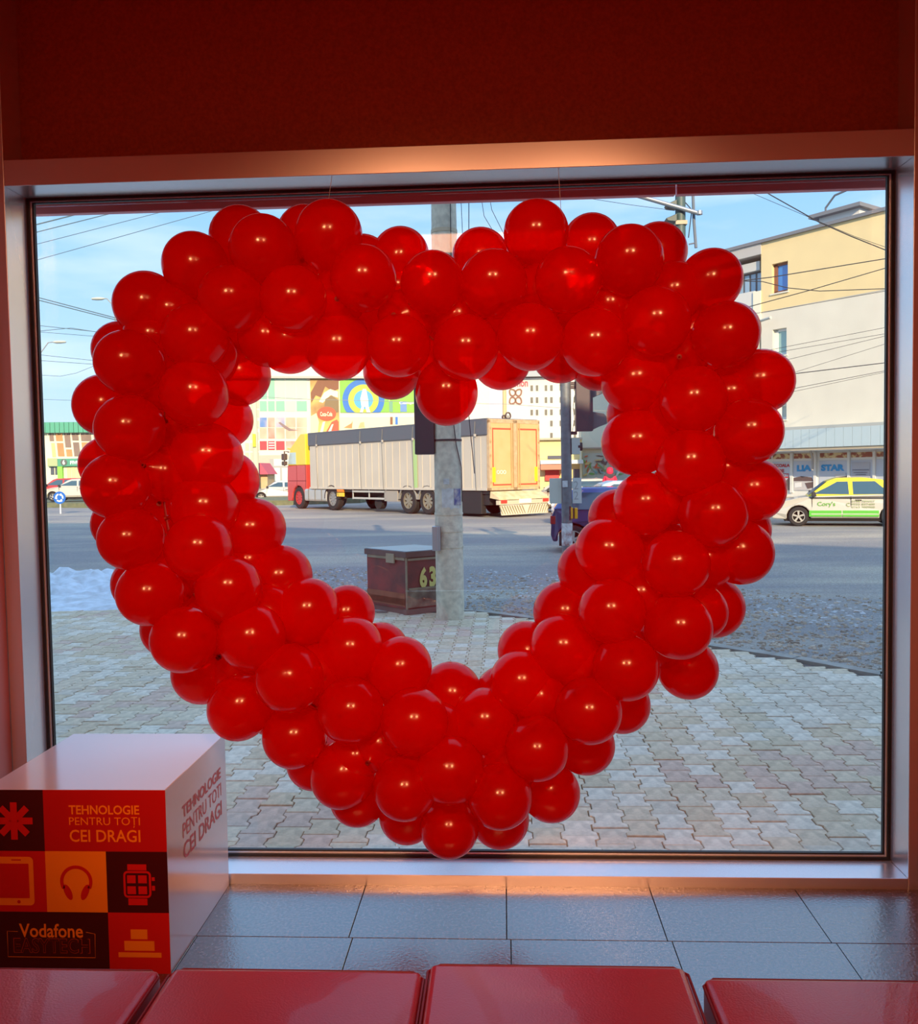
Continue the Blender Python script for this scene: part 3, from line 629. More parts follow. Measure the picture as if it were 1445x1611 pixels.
G().box(-R0-.02, -R0*.55, -R0-.04, -R0*.2, zb, zt_).box(-R0*.75, -R0*.66, -R0-.055, -R0-.03, zb, zt_).build('metal_bracket', mat('galvanised', (.42, .45, .48), .4, .7), pole, bevel=.004)
# dark signal box seen from behind, on the pole's left
zb, zt_ = pz(714), pz(600)
sg = G().box(-R0-.22, -R0*.9, -.12, .12, zb, zt_).build('signal_box', mat('dark_signal_housing', (.035, .045, .055), .45), pole, bevel=.012); sg['label'] = 'dark traffic signal housing seen from behind'
G().tube([(R0*.55, -R0*.9, 8), (R0*.5, -R0*.92, pz(664)), (R0*.66, -R0*.85, pz(700)), (R0*.97, -R0*.45, pz(735)), (R0*.99, -R0*.4, pz(790))], .006, 6).build('cable', mat('black_wire', (0,0,0)), pole, smooth=True)

# ------------------------------------------------------------------ sand crate
c1 = at_z(641, 968, PAVE); crz = .20
crate = thing('sand_box', 'rusty dark red metal sand box numbered 63 standing beside the concrete pole', 'box', (c1.x, c1.y, PAVE), 0)
crm = mat('rusty_red_paint', (.30, .055, .045), .65, noise=.55, nscale=3.2, col2=(.085, .045, .04), bump=.3, bscale=30)
crd = mat('rusty_red_front', (.30, .06, .05), .6, noise=.4, nscale=2.2, col2=(.20, .085, .04), bump=.3, bscale=30); crw = mat('worn_wood', (.36, .28, .19), .8, noise=.5, nscale=8)
dsc = (c1-CAM).dot(fw)/FPX
# near vertical edge at the origin; one side runs left, the other runs right and back
A = at_z(574, 956, PAVE)-c1; A.z = 0; A = A.normalized()*(.84); Bv = Vector((.70, .52, 0)).normalized()*.74
Hc = (966-873)*dsc
def bx2(g, a0, a1, b0, b1, z0, z1):
    q = lambda a, b: A*a+Bv*b
    pp = [q(a0, b0), q(a1, b0), q(a1, b1), q(a0, b1)]
    g.add([(p.x, p.y, z0) for p in pp]+[(p.x, p.y, z1) for p in pp], [(0,1,2,3), (4,5,6,7), (0,1,5,4), (1,2,6,5), (2,3,7,6), (3,0,4,7)]); return g
bx2(G(), 0, 1, 0, 1, .07, Hc-.02).build('bin_body', crm, crate, bevel=.006)
bx2(G(), -.01, -.0, .0, 1, .09, Hc*.42).build('worn_panel', mat('bare_rusty_band', (.38, .28, .20), .8, noise=.6, nscale=5, col2=(.14, .05, .04)), crate)
bx2(bx2(G(), .04, 1.0, -.004, 0, .10, Hc*.36), .04, 1.0, -.004, 0, .12, .2).build('worn_panel', mat('rusty_orange_band', (.34, .13, .07), .8, noise=.4, nscale=5), crate)
bx2(G(), -.03, 1.03, -.03, 1.03, Hc-.02, Hc+.055).build('lid', mat('lid_paint', (.17, .085, .07), .55, noise=.5, nscale=4), crate, bevel=.006)
bx2(G(), -.01, 1.01, -.01, 1.01, Hc+.055, Hc+.062).build('lid_plate', mat('weathered_lid_sheet', (.30, .38, .42), .35, noise=.3, nscale=3), crate)
bx2(bx2(G(), 0.02, .95, -.02, 0, Hc-.055, Hc-.02), -.02, 0, 0.02, 1, Hc-.06, Hc-.03).build('trim_strip', crw, crate)
bx2(G(), .25, .45, -.045, -.02, Hc-.10, Hc+.02).build('latch', rust, crate, bevel=.003)
bx2(G(), -.012, .012, -.012, .012, .07, Hc-.02).build('corner_strip', crw, crate)
bx2(bx2(G(), .05, .98, .02, .10, 0, .07), -.01, .07, -.02, .98, 0, .07).build('skid', mat('crate_skid', (.22, .13, .11), .8), crate)
bx2(G(), -.015, 0, .03, 1, Hc*.42, Hc*.42+.025).build('shelf_strip', crw, crate)
gn = G(); ol = -A.normalized()*.012
for tx_, b0, b1 in (('6', .25, .40), ('3', .445, .58)):
    letter(gn, tx_, b0, b1, Hc*.44, Hc*.80, lambda u, v_: tuple(Bv*u+ol)[:2]+(v_,), .05)
gn.build('number', mat('yellow_stencil', (.72, .62, .20), .7), crate)

# ------------------------------------------------------------------ traffic light pole on the right
tb = at_z(893, 878, ROAD+.1); td = (tb-CAM).dot(fw); ts = td/FPX
tl = thing('traffic_light', 'slim grey traffic light pole with an amber push button, posters and a side signal', 'traffic light', (tb.x, tb.y, ROAD))
grey_pole = mat('grey_painted_steel', (.20, .22, .23), .5, .2, noise=.3, nscale=12)
def tz(py): return at_y(893, py, tb.y).z-ROAD
def txx(px): return (px-893)*ts
RP = 8.2*ts
G().lathe([(RP, 0), (RP, tz(560)), (.01, tz(560))], n=24).build('shaft', grey_pole, tl, smooth=True)
dk = mat('dark_signal_housing', (0,0,0)); mg = mat('maroon_signal_housing', (.07, .045, .055), .5)
sh = G().box(txx(908), txx(934), -.16, .16, tz(679), tz(596)).build('signal_head', mg, tl, bevel=.01)
g = G()
for py in (612, 662):
    a0 = tz(py+13); vs = []
    g.prism([(txx(934), tz(py+15)), (txx(934), tz(py-13)), (txx(951), tz(py-10)), (txx(957), tz(py-3)), (txx(956), tz(py+6)), (txx(945), tz(py+10))], 'xz', -.11, .11)
g.build('visor', mat('visor_grey', (.13, .11, .12), .5), sh, bevel=.008)
G().box(txx(884), txx(915), -.05, .05, tz(606), tz(601)).box(txx(899), txx(910), -.03, .03, tz(684), tz(679)).box(txx(899), txx(910), -.03, .03, tz(612), tz(607)).build('bracket', mg, tl, bevel=.004)
G().tube([(txx(902), -.05, tz(681)), (txx(906), -.06, tz(660)), (txx(904), -.06, tz(640)), (txx(907), -.06, tz(622))], .006, 6).build('cable', mat('black_wire', (0,0,0)), tl)
G().box(txx(901), txx(914), -.08, .08, tz(715), tz(690)).build('control_box', mat('pale_grey_box', (.55, .54, .48), .6), tl, bevel=.006)
G().cyl((txx(911), 0, tz(703)), (txx(918), 0, tz(703)), 6.5*ts, n=18).build('loudspeaker', mat('black_plastic', (.03, .03, .03), .5), tl, bevel=.004)
# sign plates
G().box(txx(866), txx(880), -.03, -.015, tz(792), tz(752)).box(txx(880), txx(885), -.03, .04, tz(792), tz(752)).build('notice_plate', mat('beige_plate', (.66, .63, .52), .6), tl, bevel=.004)
np_ = G().box(txx(902), txx(916), -.05, -.035, tz(792), tz(752)).build('notice_plate', mat('pale_plate', (.62, .62, .58), .6), tl, bevel=.004)
g = G(); letter(g, '2', txx(904), txx(911), tz(770), tz(757), lambda u, v_: (u, -.0515, v_), 0); letter(g, '2', txx(904), txx(911), tz(786), tz(773), lambda u, v_: (u, -.0515, v_), 0); g.build('numeral', mat('grey_ink', (.38, .38, .36), .7), np_)
G().box(txx(886), txx(894), -RP-.02, -RP, tz(766), tz(756)).build('sticker', paper, tl)
G().box(txx(896), txx(899), -.10, .06, tz(818), tz(796)).box(txx(899), txx(905), -.09, .05, tz(816), tz(799)).build('push_button_back', mat('dark_red_backplate', (.12, .02, .03), .5), tl, bevel=.004)
G().box(txx(903), txx(909.5), -.09, .05, tz(816), tz(799)).box(txx(898), txx(902), -.10, .05, tz(816), tz(798)).build('push_button', mat('amber_plastic', (.95, .42, .015), .4), tl, bevel=.012)
G().lathe([(RP+.004, tz(858)), (RP+.006, tz(823))], n=24).build('poster', mat('torn_poster_wrap', (.74, .72, .70), .8, noise=.7, nscale=7, col2=(.30, .12, .10)), tl)
for py in (690, 754, 790, 810):
    G().lathe([(RP, -.01), (RP+.006, -.01), (RP+.006, .01), (RP, .01)], (0, 0, tz(py)), n=24).build('clamp', grey_pole, tl)

# ------------------------------------------------------------------ gantry mast at the top right
gb = CL(0, 0); gdep = 13.0; P = at_d(1071, 345, gdep)
ma = thing('signal_mast', 'tall dark green mast with a grey cross arm and signal housings beside the roof line', 'mast', (P.x, P.y, ROAD))
ms = gdep/FPX
def mz(py): return at_y(1071, py, P.y).z-ROAD
def mx_(px): return (px-1071)*ms
G().cyl((0, 0, 0), (0, 0, mz(270)), 8*ms, n=20).build('shaft', mat('dark_green_steel', (.07, .12, .12), .5), ma, smooth=True)
G().cyl((mx_(990), 0, mz(301)), (mx_(1096), -.15, mz(341)), 3.4*ms, n=16).lathe([(.01, 0), (5*ms, 0), (5*ms, .05), (.01, .05)], (mx_(1097), -.15, mz(343)), n=12).build('cross_arm', mat('galvanised', (0,0,0)), ma, smooth=True)
G().tube([(mx_(1089), -.05, mz(290)), (mx_(1091), -.05, mz(350)), (mx_(1094), -.05, mz(392))], 2.4*ms, 8).tube([(mx_(1094), -.05, mz(384)), (mx_(1083), -.05, mz(386))], 1.3*ms, 6).build('hanger_pipe', mat('blue_grey_pipe', (.16, .20, .25), .5), ma)
for y_ in (322, 344):
    G().prism([(mx_(1064), mz(y_-6)), (mx_(1064), mz(y_+7)), (mx_(1050), mz(y_+5)), (mx_(1047), mz(y_+1)), (mx_(1055), mz(y_-2))], 'xz', -.09, .09).build('signal_visor', mat('dark_green_housing', (.05, .08, .08), .5), ma, bevel=.006)
G().box(mx_(1062), mx_(1080), -.09, .09, mz(355), mz(349)).build('band', mat('tan_band', (0,0,0)), ma)
G().tube([(mx_(1078), 0, mz(318)), (mx_(1088), -.04, mz(332)), (mx_(1083), -.02, mz(375))], .008, 5).build('cable', mat('black_wire', (0,0,0)), ma)

# ------------------------------------------------------------------ overhead wires
wm = mat('wire_dark', (.03, .035, .04), .6); wg = mat('wire_grey_green', (.10, .16, .18), .6)
def wire(pts, dep, r, label, m=wm, ext=.1):
    P_ = [at_d(x, y, dep) for x, y in pts]; out = []
    for a, b in zip(P_, P_[1:]):
        for k in range(8): out.append(a+(b-a)*(k/8))
    out.append(P_[-1])
    # run on past the frame so the wire does not stop in mid air
    d0 = (P_[0]-P_[1]).normalized(); d1 = (P_[-1]-P_[-2]).normalized(); out = [P_[0]+d0*dep*ext]+out+([P_[-1]+d1*dep*ext] if ext == .1 else [])
    o = G().tube(out, r*dep/FPX, 5).build('overhead_wire', m, None, smooth=True)
    tag(o, label, 'wire', 'overhead wires')
wire([(55, 354), (118, 338)], 22, 1.1, 'thickest overhead wire cutting the top left corner of the sky', wg)
wire([(55, 366), (170, 337)], 22, .8, 'overhead wire second from the top left corner of the sky', wg)
wire([(55, 385), (245, 336)], 22, .55, 'overhead wire third from the top left corner of the sky', wg)
wire([(55, 410), (330, 333)], 22, .55, 'longest overhead wire rising to the top left balloons', wg)
wire([(60, 468), (185, 501)], 30, .8, 'upper of two thick wires sloping down behind the hidden lamp arm', wg)
wire([(60, 472), (185, 504)], 30, .8, 'lower of two thick wires sloping down behind the hidden lamp arm', wg)
wire([(60, 512), (152, 522)], 30, .5, 'upper flat wire between the two street lamps', wg)
wire([(60, 521), (112, 516), (150, 522)], 30, .5, 'wire that humps between the two street lamps', wg)
wire([(60, 522), (148, 529)], 30, .4, 'thin lower wire between the two street lamps', wg)
wire([(60, 558), (146, 567)], 30, .4, 'thin wire just under the small lower street lamp', wg)
wire([(60, 567), (146, 573)], 30, .4, 'second thin wire under the small lower street lamp', wg)
wire([(62, 590), (95, 592), (120, 587), (150, 575)], 30, .35, 'faint sagging wire left of the lowest left balloon', wg)
wire([(60, 628), (118, 630)], 30, .3, 'faint flat wire above the green roof', wg)
wire([(1190, 293), (1215, 308), (1290, 350), (1340, 372), (1400, 396)], 20, .9, 'twisted pair wire sweeping down across the roof of the beige building')
wire([(1300, 353), (1345, 372), (1400, 391)], 20, .4, 'thin wire beside the twisted pair on the beige building')
wire([(1165, 442), (1215, 436), (1400, 406)], 24, .8, 'thick wire rising across the brown framed window')
wire([(1165, 442), (1200, 443), (1240, 453), (1290, 458), (1400, 454)], 24, .7, 'sagging wire crossing the yellow wall under the brown framed window')
wire([(1170, 485), (1270, 458), (1400, 420)], 24, .7, 'wire crossing the others on the yellow wall')
wire([(1190, 493), (1400, 457)], 26, .35, 'thin wire along the joint of the yellow and white walls')
wire([(1230, 547), (1400, 514)], 26, .35, 'uppermost of the thin wires over the white wall')
wire([(1230, 553), (1400, 524)], 26, .35, 'second of the thin wires over the white wall')
wire([(1235, 567), (1400, 527)], 26, .35, 'third of the thin wires over the white wall')
wire([(1250, 588), (1400, 570)], 24, .7, 'thick wire low on the white wall beside the balloon')
wire([(1250, 586), (1400, 539)], 26, .3, 'thin steep wire starting at the balloon edge on the white wall')
wire([(1240, 613), (1400, 582)], 26, .4, 'lowest pair wire on the white wall, upper one')
wire([(1240, 618), (1400, 584)], 26, .3, 'lowest pair wire on the white wall, lower one')
wire([(725, 300), (728, 366), (730, 500), (732, 660)], 10.4, .5, 'black wire hanging close along the right of the concrete pole', ext=.25)
wire([(738, 300), (738, 366), (738, 655), (747, 745)], 10.4, .7, 'straighter black wire hanging in front of the trailer', ext=.25)
wire([(756, 300), (762, 340), (780, 370), (840, 470), (890, 575)], 17.6, .5, 'left of two thin curved wires above the top notch of the heart', ext=.12)
wire([(769, 300), (774, 330), (793, 368), (850, 470), (894, 570)], 17.6, .5, 'right of two thin curved wires above the top notch of the heart', ext=.12)
wire([(900, 308), (990, 322), (1052, 330)], 14, .4, 'thin wire running to the cross arm of the mast', ext=.12)
wire([(390, 623), (480, 628), (800, 636), (900, 643)], 48, .4, 'thin wire strung across the posters of the market hall', mat('wire_pale', (.3, .32, .3), .6))

# ------------------------------------------------------------------ street lamps on the left
def street_lamp(hx, hy, ax, ay, dep, label, side):
    P = at_d(hx, hy, dep); s = dep/FPX; B = at_d(ax, ay, dep)
    t = thing('street_lamp', label, 'street lamp', (B.x, P.y, ROAD), 0, 'street lamps across the road')
    z = P.z-ROAD; bz = B.z-ROAD; dx = P.x-B.x
    G().tube([(0, 0, 0), (0, 0, bz*.9), (0, 0, bz)], 1.4*s, 8).build('pole', mat('lamp_post_grey', (.30, .33, .33), .5), t, smooth=True)
    sg = -1 if dx < 0 else 1; ex = dx-sg*12*s
    G().tube([(0, 0, bz), (ex*.35, 0, bz+(z-bz)*.65), (ex*.8, 0, z-.5*s), (ex, 0, z)], .9*s, 8).build('arm', mat('lamp_post_grey', (0,0,0)), t, smooth=True)
    g = G(); n = 14
    g.lathe([(.001, -11*s), (2.2*s, -9*s), (3.1*s, -2*s), (3.0*s, 6*s), (1.2*s, 11*s), (.001, 12*s)], (0, 0, 0), 'x', n)
    g.v = [(dx+(p[0])*(1 if sg < 0 else -1)*(1), p[1]*1.3, z+p[2]*.8) for p in g.v]
    g.build('lamp_head', mat('lamp_head_grey', (.52, .56, .50), .4), t, smooth=True)
street_lamp(154, 470, 181, 492, 34, 'cobra head street lamp beside the upper left balloon', -1)
street_lamp(94, 538, 50, 592, 38, 'smaller cobra head street lamp lower down near the left jamb', 1)

# ------------------------------------------------------------------ round blue sign
sp = at_d(94, 783, 46); ss = 46/FPX
rs = thing('road_sign', 'round blue roundabout sign on a short white post in front of the parked white car', 'road sign', (sp.x, sp.y, ROAD))
zc = sp.z-ROAD
G().cyl((0, .04, 0), (0, .04, zc), 1.1*ss, n=10).build('post', mat('white_post', (.8, .8, .78), .5), rs)
G().cyl((0, 0, zc), (0, -.03, zc), 9.8*ss, n=32).build('disc', mat('sign_blue', (.01, .14, .55), .4), rs)
g = G()
for k in range(3):
    a0 = PI/2+k*2*PI/3+.25; a = [a0+1.35*i/6 for i in range(7)]; ro, ri = 6.6*ss, 4.3*ss
    o_ = [(math.cos(q)*ro, zc+math.sin(q)*ro) for q in a]; i_ = [(math.cos(q)*ri, zc+math.sin(q)*ri) for q in a][::-1]
    tip = [(math.cos(a[-1])*8*ss, zc+math.sin(a[-1])*8*ss), (math.cos(a[-1]+.5)*5.4*ss, zc+math.sin(a[-1]+.5)*5.4*ss), (math.cos(a[-1])*3.0*ss, zc+math.sin(a[-1])*3.0*ss)]
    g.prism(o_+tip+i_, 'xz', -.04, -.031)
g.build('arrow', mat('sign_white', (.85, .87, .9), .5), rs)

# ================================================================== vehicles
tyre = mat('tyre', (.022, .021, .022), .8); alloy = mat('alloy_rim', (.58, .56, .52), .35, .6); darkw = mat('wheel_well', (.01, .01, .01), .9)
autog = mat('car_glass', (.05, .11, .15), .08, spec=1)
def wheel(parent, x, y, z, R, w, spokes, rimm=alloy, lab=None):
    o = y; s = 1 if y > 0 else -1
    t = G().lathe([(R*.62, -w/2), (R*.9, -w/2), (R, -w*.35), (R, w*.35), (R*.9, w/2), (R*.62, w/2), (R*.60, 0), (R*.62, -w/2)], (x, y, z), 'y', 28).build('wheel', tyre, parent, smooth=True)
    g = G(); yo = y+s*w*.28
    g.lathe([(R*.55, w*.16*s), (R*.63, w*.16*s), (R*.63, -w*.3*s), (R*.55, -w*.3*s), (R*.55, w*.16*s)], (x, yo, z), 'y', 28)
    g.cyl((x, yo-s*w*.1, z), (x, yo+s*w*.12, z), R*.14, n=12)
    for k in range(spokes):
        a = 2*PI*k/spokes+.3; c, d = math.cos(a), math.sin(a); p = [(-.07*R, .1*R), (.07*R, .1*R), (.11*R, .58*R), (-.11*R, .58*R)]
        g.prism([(x+u*d+v_*c, z-u*c+v_*d) for u, v_ in p], 'xz', yo, yo+s*w*.1)
    g.build('rim', rimm, t)
    G().cyl((x, yo-s*w*.35, z), (x, yo-s*w*.33, z), R*.58, n=20).build('hub_back', darkw, t)
    return t
def car(name, label, loc, rz, L, Wd, H, body, roofm, kind='sedan', ro=.80, group=None, spokes=5, wr=.31):
    t = thing(name, label, 'car', loc, rz, group); hl = L/2
    # local +x is the front, +y the left side
    if kind == 'sedan': bpts = [(-hl, .42), (-hl+.02, .78), (-hl+.15, .95), (-hl+.75, 1.0), (hl*.42, .95), (hl*.62, .90), (hl-.32, .78), (hl-.06, .62), (hl, .45), (hl-.04, .24)]; cab = [(-hl+.55, .97), (-hl+1.05, H-.07), (-hl+1.6, H), (hl*.10, H-.01), (hl*.22, H-.10), (hl*.50, .93)]
    elif kind == 'hatch': bpts = [(-hl, .42), (-hl+.02, .85), (-hl+.10, 1.02), (hl*.42, .98), (hl*.62, .93), (hl-.32, .82), (hl-.06, .66), (hl, .45), (hl-.04, .24)]; cab = [(-hl+.06, 1.0), (-hl+.38, H-.08), (-hl+.75, H), (hl*.08, H-.01), (hl*.22, H-.10), (hl*.52, .95)]
    else: bpts = [(-hl, .42), (-hl+.02, 1.0), (hl*.55, 1.02), (hl*.75, .96), (hl-.1, .80), (hl, .55), (hl-.04, .28)]; cab = [(-hl+.03, .98), (-hl+.12, H-.08), (-hl+.3, H), (hl*.35, H-.01), (hl*.46, H-.1), (hl*.66, .98)]
    fx, rx = hl-.82, -hl+ro; R = wr*1.14
    low = [(hl-.04, .24)]
    def arch(cx): return [(cx+R*math.cos(a), wr+R*math.sin(a)) for a in [-.15+(PI+.3)*k/10 for k in range(11)]]
    under = arch(fx)+arch(rx)+[(-hl+.05, .26)]
    poly_ = bpts+[(fx+R+.02, .22)]+under
    wf = lambda s: (lambda p: s*(Wd/2-.05*max(0, abs(p[0])-hl+.5)/.5*2-(.03 if p[1] > .9 else .04 if p[1] < .35 else 0)))
    G().prism(poly_, 'xz', wf(-1), wf(1)).build('body', body, t, bevel=.035, seg=3)
    zb_ = .95
    cf = lambda s, o=0: (lambda p: s*(Wd/2-.05+o-max(0, p[1]-zb_)*.30))
    G().prism(cab, 'xz', cf(-1), cf(1)).build('cabin', roofm, t, bevel=.04, seg=3)
    cx0 = sum(p[0] for p in cab)/len(cab)
    # side windows
    lo, hi = 1.0, H-.12
    fl_ = cab[-1][0]-.17; fh = cab[3][0]-.02; bl = cab[0][0]+.28; bh = cab[1][0]+.22; mid = (fl_+bl)/2+.02
    for s in (-1, 1):
        for q in ([(mid+.05, lo), (mid+.08, hi), (fh, hi), (fh+(fl_-fh)*.45, (lo+hi)/2+.02), (fl_, lo+.02)], [(bl, lo), (bh, hi), (mid-.05, hi), (mid-.07, lo)]):
            G().prism(q, 'xz', cf(s, -.02), cf(s, .006)).build('side_window', autog, t)
        G().prism([(fl_+.06, lo-.05), (fl_-.10, lo-.05), (fl_-.06, lo+.09), (fl_+.04, lo+.09)], 'xz', s*(Wd/2-.03), s*(Wd/2+.13)).build('mirror', mat('black_plastic', (0,0,0)) if body is not blue_m else body, t, bevel=.02)
        G().box(mid-.30, mid-.12, s*(Wd/2-.03), s*(Wd/2+.012), .80, .835).build('door_handle', mat('black_plastic', (0,0,0)), t, bevel=.006)
        g = G()
        for xx in (mid, fl_+.03): g.box(xx-.006, xx+.006, s*(Wd/2-.03), s*(Wd/2+.001), .30, .94)
        g.build('door_gap', darkw, t)
    sc = .80
    g = G(); a, b = cab[-1], cab[-2]; tt = Vector((b[0]-a[0], b[1]-a[1])); nn = Vector((tt.y, -tt.x)).normalized()*.012
    if nn.x < 0: nn = -nn
    p, q = Vector(a)+tt*.1+nn, Vector(a)+tt*.95+nn; wy0, wy1 = Wd/2-.13, Wd/2-.28
    g.add([(p.x, -wy0, p.y), (p.x, wy0, p.y), (q.x, wy1, q.y), (q.x, -wy1, q.y)], [(0,1,2,3)]); g.build('windscreen', autog, t)
    g = G(); a, b = cab[0], cab[1]; tt = Vector((b[0]-a[0], b[1]-a[1])); nn = Vector((-tt.y, tt.x)).normalized()*.012
    if nn.x > 0: nn = -nn
    p, q = Vector(a)+tt*.15+nn, Vector(a)+tt*.95+nn
    g.add([(p.x, -wy0, p.y), (p.x, wy0, p.y), (q.x, wy1, q.y), (q.x, -wy1, q.y)], [(0,1,2,3)]); g.build('rear_window', autog, t)
    for cx in (fx, rx):
        for s in (-1, 1): wheel(t, cx, s*(Wd/2-.12), wr, wr, .20, spokes)
        G().box(cx-R*.9, cx+R*.9, -Wd/2+.24, Wd/2-.24, .15, .60).build('wheel_well', darkw, t)
    for s in (-1, 1):
        G().box(hl-.22, hl+.004, s*(Wd/2-.12), s*(Wd/2-.42), .58, .70).build('headlight', mat('headlight', (.75, .78, .80), .15), t, bevel=.02)
        G().box(-hl-.004, -hl+.12, s*(Wd/2-.10), s*(Wd/2-.36), .66, .86).build('tail_light', mat('tail_light', (.45, .02, .02), .25), t, bevel=.02)
    G().box(-hl+.4, hl-.4, -Wd/2+.1, Wd/2-.1, .16, .30).build('underbody', darkw, t)
    return t
blue_m = mat('blue_violet_paint', (.05, .035, .12), .25, .2, coat=.6)
white_car = mat('white_car_paint', (.56, .54, .48), .3, coat=.5); silver = mat('silver_car_paint', (.52, .52, .50), .3, .4, coat=.4); yellow = mat('taxi_yellow', (.95, .72, .02), .3, coat=.4)
tc_ = at_z(1257, 828, ROAD); axd = Vector((math.cos(YAW), -math.sin(YAW), 0)); TL = 4.30; TWd = 1.74
depthv = Vector((math.sin(YAW), math.cos(YAW), 0))
# local +x = front = -axd ; local +y (left side) is then the camera side
rzt = PI-YAW-.33; hdg = Vector((math.cos(rzt), math.sin(rzt), 0)); tpos = tc_-hdg*(TL/2-.82)+Vector((hdg.y, -hdg.x, 0))*(TWd/2)
taxi = car('taxi', 'white taxi with a yellow roof and green sill stripe driving past on the right', (tpos.x, tpos.y, ROAD), rzt, TL, TWd, 1.52, white_car, yellow, 'sedan')
def side(u, v_, o=.004): return (u, TWd/2+o, v_)
ys = TWd/2
for a, b in (((1.02, .46), (.08, .46)), ((.05, .46), (-.98, .46))):
    G().box(a[0], b[0], ys-.02, ys+.022, .31, .50).build('green_stripe', mat('stripe_green', (.10, .48, .05), .4), taxi)
g = G()
for k in range(48):
    for r_ in (0, 1):
        x = 1.0-(k+.0)*.056-(r_*.028); g.box(x, x-.028, ys-.036, ys+.004-.0, .895-r_*.028, .923-r_*.028)
g.build('checker_band', mat('checker_black', (.03, .03, .03), .5), taxi)
tg = mat('lettering_green', (.16, .42, .06), .5)
def tside(u, v_): return (-u, ys+.018, v_)
g = G(); letter(g, "Cory's", -.78, -.26, .60, .78, tside, .015); g.build('lettering', tg, taxi)
g = G(); letter(g, '0744 789007', .20, .86, .755, .815, tside, .01); letter(g, '0333 837400', .20, .86, .665, .725, tside, .01); letter(g, '0763 900900', .20, .86, .575, .635, tside, .01); letter(g, 'C', .05, .16, .62, .74, tside, .02); g.build('lettering', mat('lettering_dull_green', (.30, .36, .16), .5), taxi)

sp_ = at_z(893, 860, ROAD)
a_rot = -YAW-.12; bp = CL((902-722)/FPX*20.0, 20.0)+Vector((math.cos(a_rot), math.sin(a_rot), 0))*(1.85-.52)+Vector((-math.sin(a_rot), math.cos(a_rot), 0))*.75
blue = car('car', 'dark blue and purple hatchback behind the traffic light pole', (bp.x, bp.y, ROAD), a_rot, 3.7, 1.7, 1.50, blue_m, mat('blue_roof_paint', (.10, .16, .42), .2, coat=.8), 'hatch', ro=.52, wr=.32)
bp = CL((968-722)/FPX*31, 31); car('car', 'light blue car parked further off behind the purple hatchback', (bp.x, bp.y, ROAD), PI-YAW, 4.4, 1.8, 1.50, mat('pale_blue_paint', (.42, .56, .74), .3, coat=.5), mat('pale_blue_paint', (0,0,0)), 'hatch')
bp = CL(4.95, 39.8); car('car', 'brownish grey car half hidden behind the rear of the truck', (bp.x, bp.y, ROAD), PI-YAW, 4.3, 1.75, 1.5, mat('brown_grey_paint', (.26, .22, .19), .3, .4, coat=.4), mat('brown_grey_paint', (0,0,0)), 'hatch')
bp = CL((445-722)/FPX*62, 62); car('car', 'silver saloon car parked ahead of the truck cab', (bp.x, bp.y, ROAD), PI-YAW+.05, 4.4, 1.75, 1.45, silver, silver, 'sedan')
bp = CL((126-722)/FPX*58, 58); car('car', 'white car parked behind the round blue sign', (bp.x, bp.y, ROAD+.35), PI-YAW, 4.5, 1.75, 1.45, white_car, white_car, 'sedan')
bp = CL((100-722)/FPX*64, 64); car('car', 'small red car glimpsed behind the white car', (bp.x, bp.y, ROAD+.35), PI-YAW, 3.9, 1.7, 1.5, mat('red_car_paint', (.45, .05, .05), .3, coat=.4), mat('red_car_paint', (0,0,0)), 'hatch')
# verge behind the round sign
va, vb = at_z(20, 806, ROAD), at_z(230, 800, ROAD)
tag(G().prism([(-34, va.y+9), (-20, va.y+2.5), (-9, vb.y+4), (-8, vb.y+24), (-60, 78)], 'xy', ROAD, ROAD+.3).build('grass_verge', mat('verge_grass', (.20, .21, .12), .95, noise=.5, nscale=3, col2=(.11, .13, .08)), None), 'dull green verge with a pale kerb behind the round blue sign', 'verge', kind='structure')

# ------------------------------------------------------------------ the truck
h = Vector((-.643, .766)); hd = CL(h.x, h.y); rzk = math.atan2(hd.y, hd.x)
c0 = CL((770-722)/FPX*35.6, 35.6); TW2 = 1.45
left = Vector((-math.sin(rzk), math.cos(rzk), 0)); ko = c0-left*TW2; ko.z = ROAD
def tpk(px, py): return pick(px, py, (c0.x, c0.y, ROAD), rzk)
truck = thing('truck', 'articulated lorry with grey trailer and red and yellow cab standing on the road', 'truck', ko, rzk)
ZB, ZT = tpk(765, 772)[1], tpk(765, 660)[1]
TL_ = tpk(487, 720)[0]
body_m = mat('trailer_grey', (.60, .54, .45), .6, noise=.3, nscale=.8, col2=(.52, .47, .39)); rib_m = mat('trailer_rib', (.60, .54, .45), .6)
tarp_m = mat('dark_tarp', (.10, .12, .145), .55, bump=.3, bscale=6); frame_k = mat('chassis_black', (.02, .02, .022), .7); pale_cream = mat('rear_door_cream', (.74, .52, .24), .5, noise=.25, nscale=2, col2=(.66, .43, .17))
G().box(.10, TL_, -TW2+.02, TW2-.02, ZB, ZT-.05).build('trailer_body', body_m, truck, bevel=.02)
n = 24
for k in range(n):
    x = .5+k*(TL_-.7)/n
    G().box(x, x+.03, TW2-.02, TW2+.004, ZB+.04, ZT-.7).build('trailer_rib', rib_m, truck)
G().box(.12, TL_+.02, TW2-.02, TW2+.025, ZB, ZB+.10).build('lower_rail', rib_m, truck, bevel=.004)
tz0 = tpk(600, 692)[1]
g = G(); pr = [(-.0, ZT-.62), (0, ZT+.02), (.0, ZT+.02)]
g.box(.05, TL_+.05, TW2-.0, TW2+.05, ZT-.62, ZT+.04).box(.05, TL_+.05, -TW2, TW2+.05, ZT-.02, ZT+.06).build('tarpaulin', tarp_m, truck, bevel=.03)
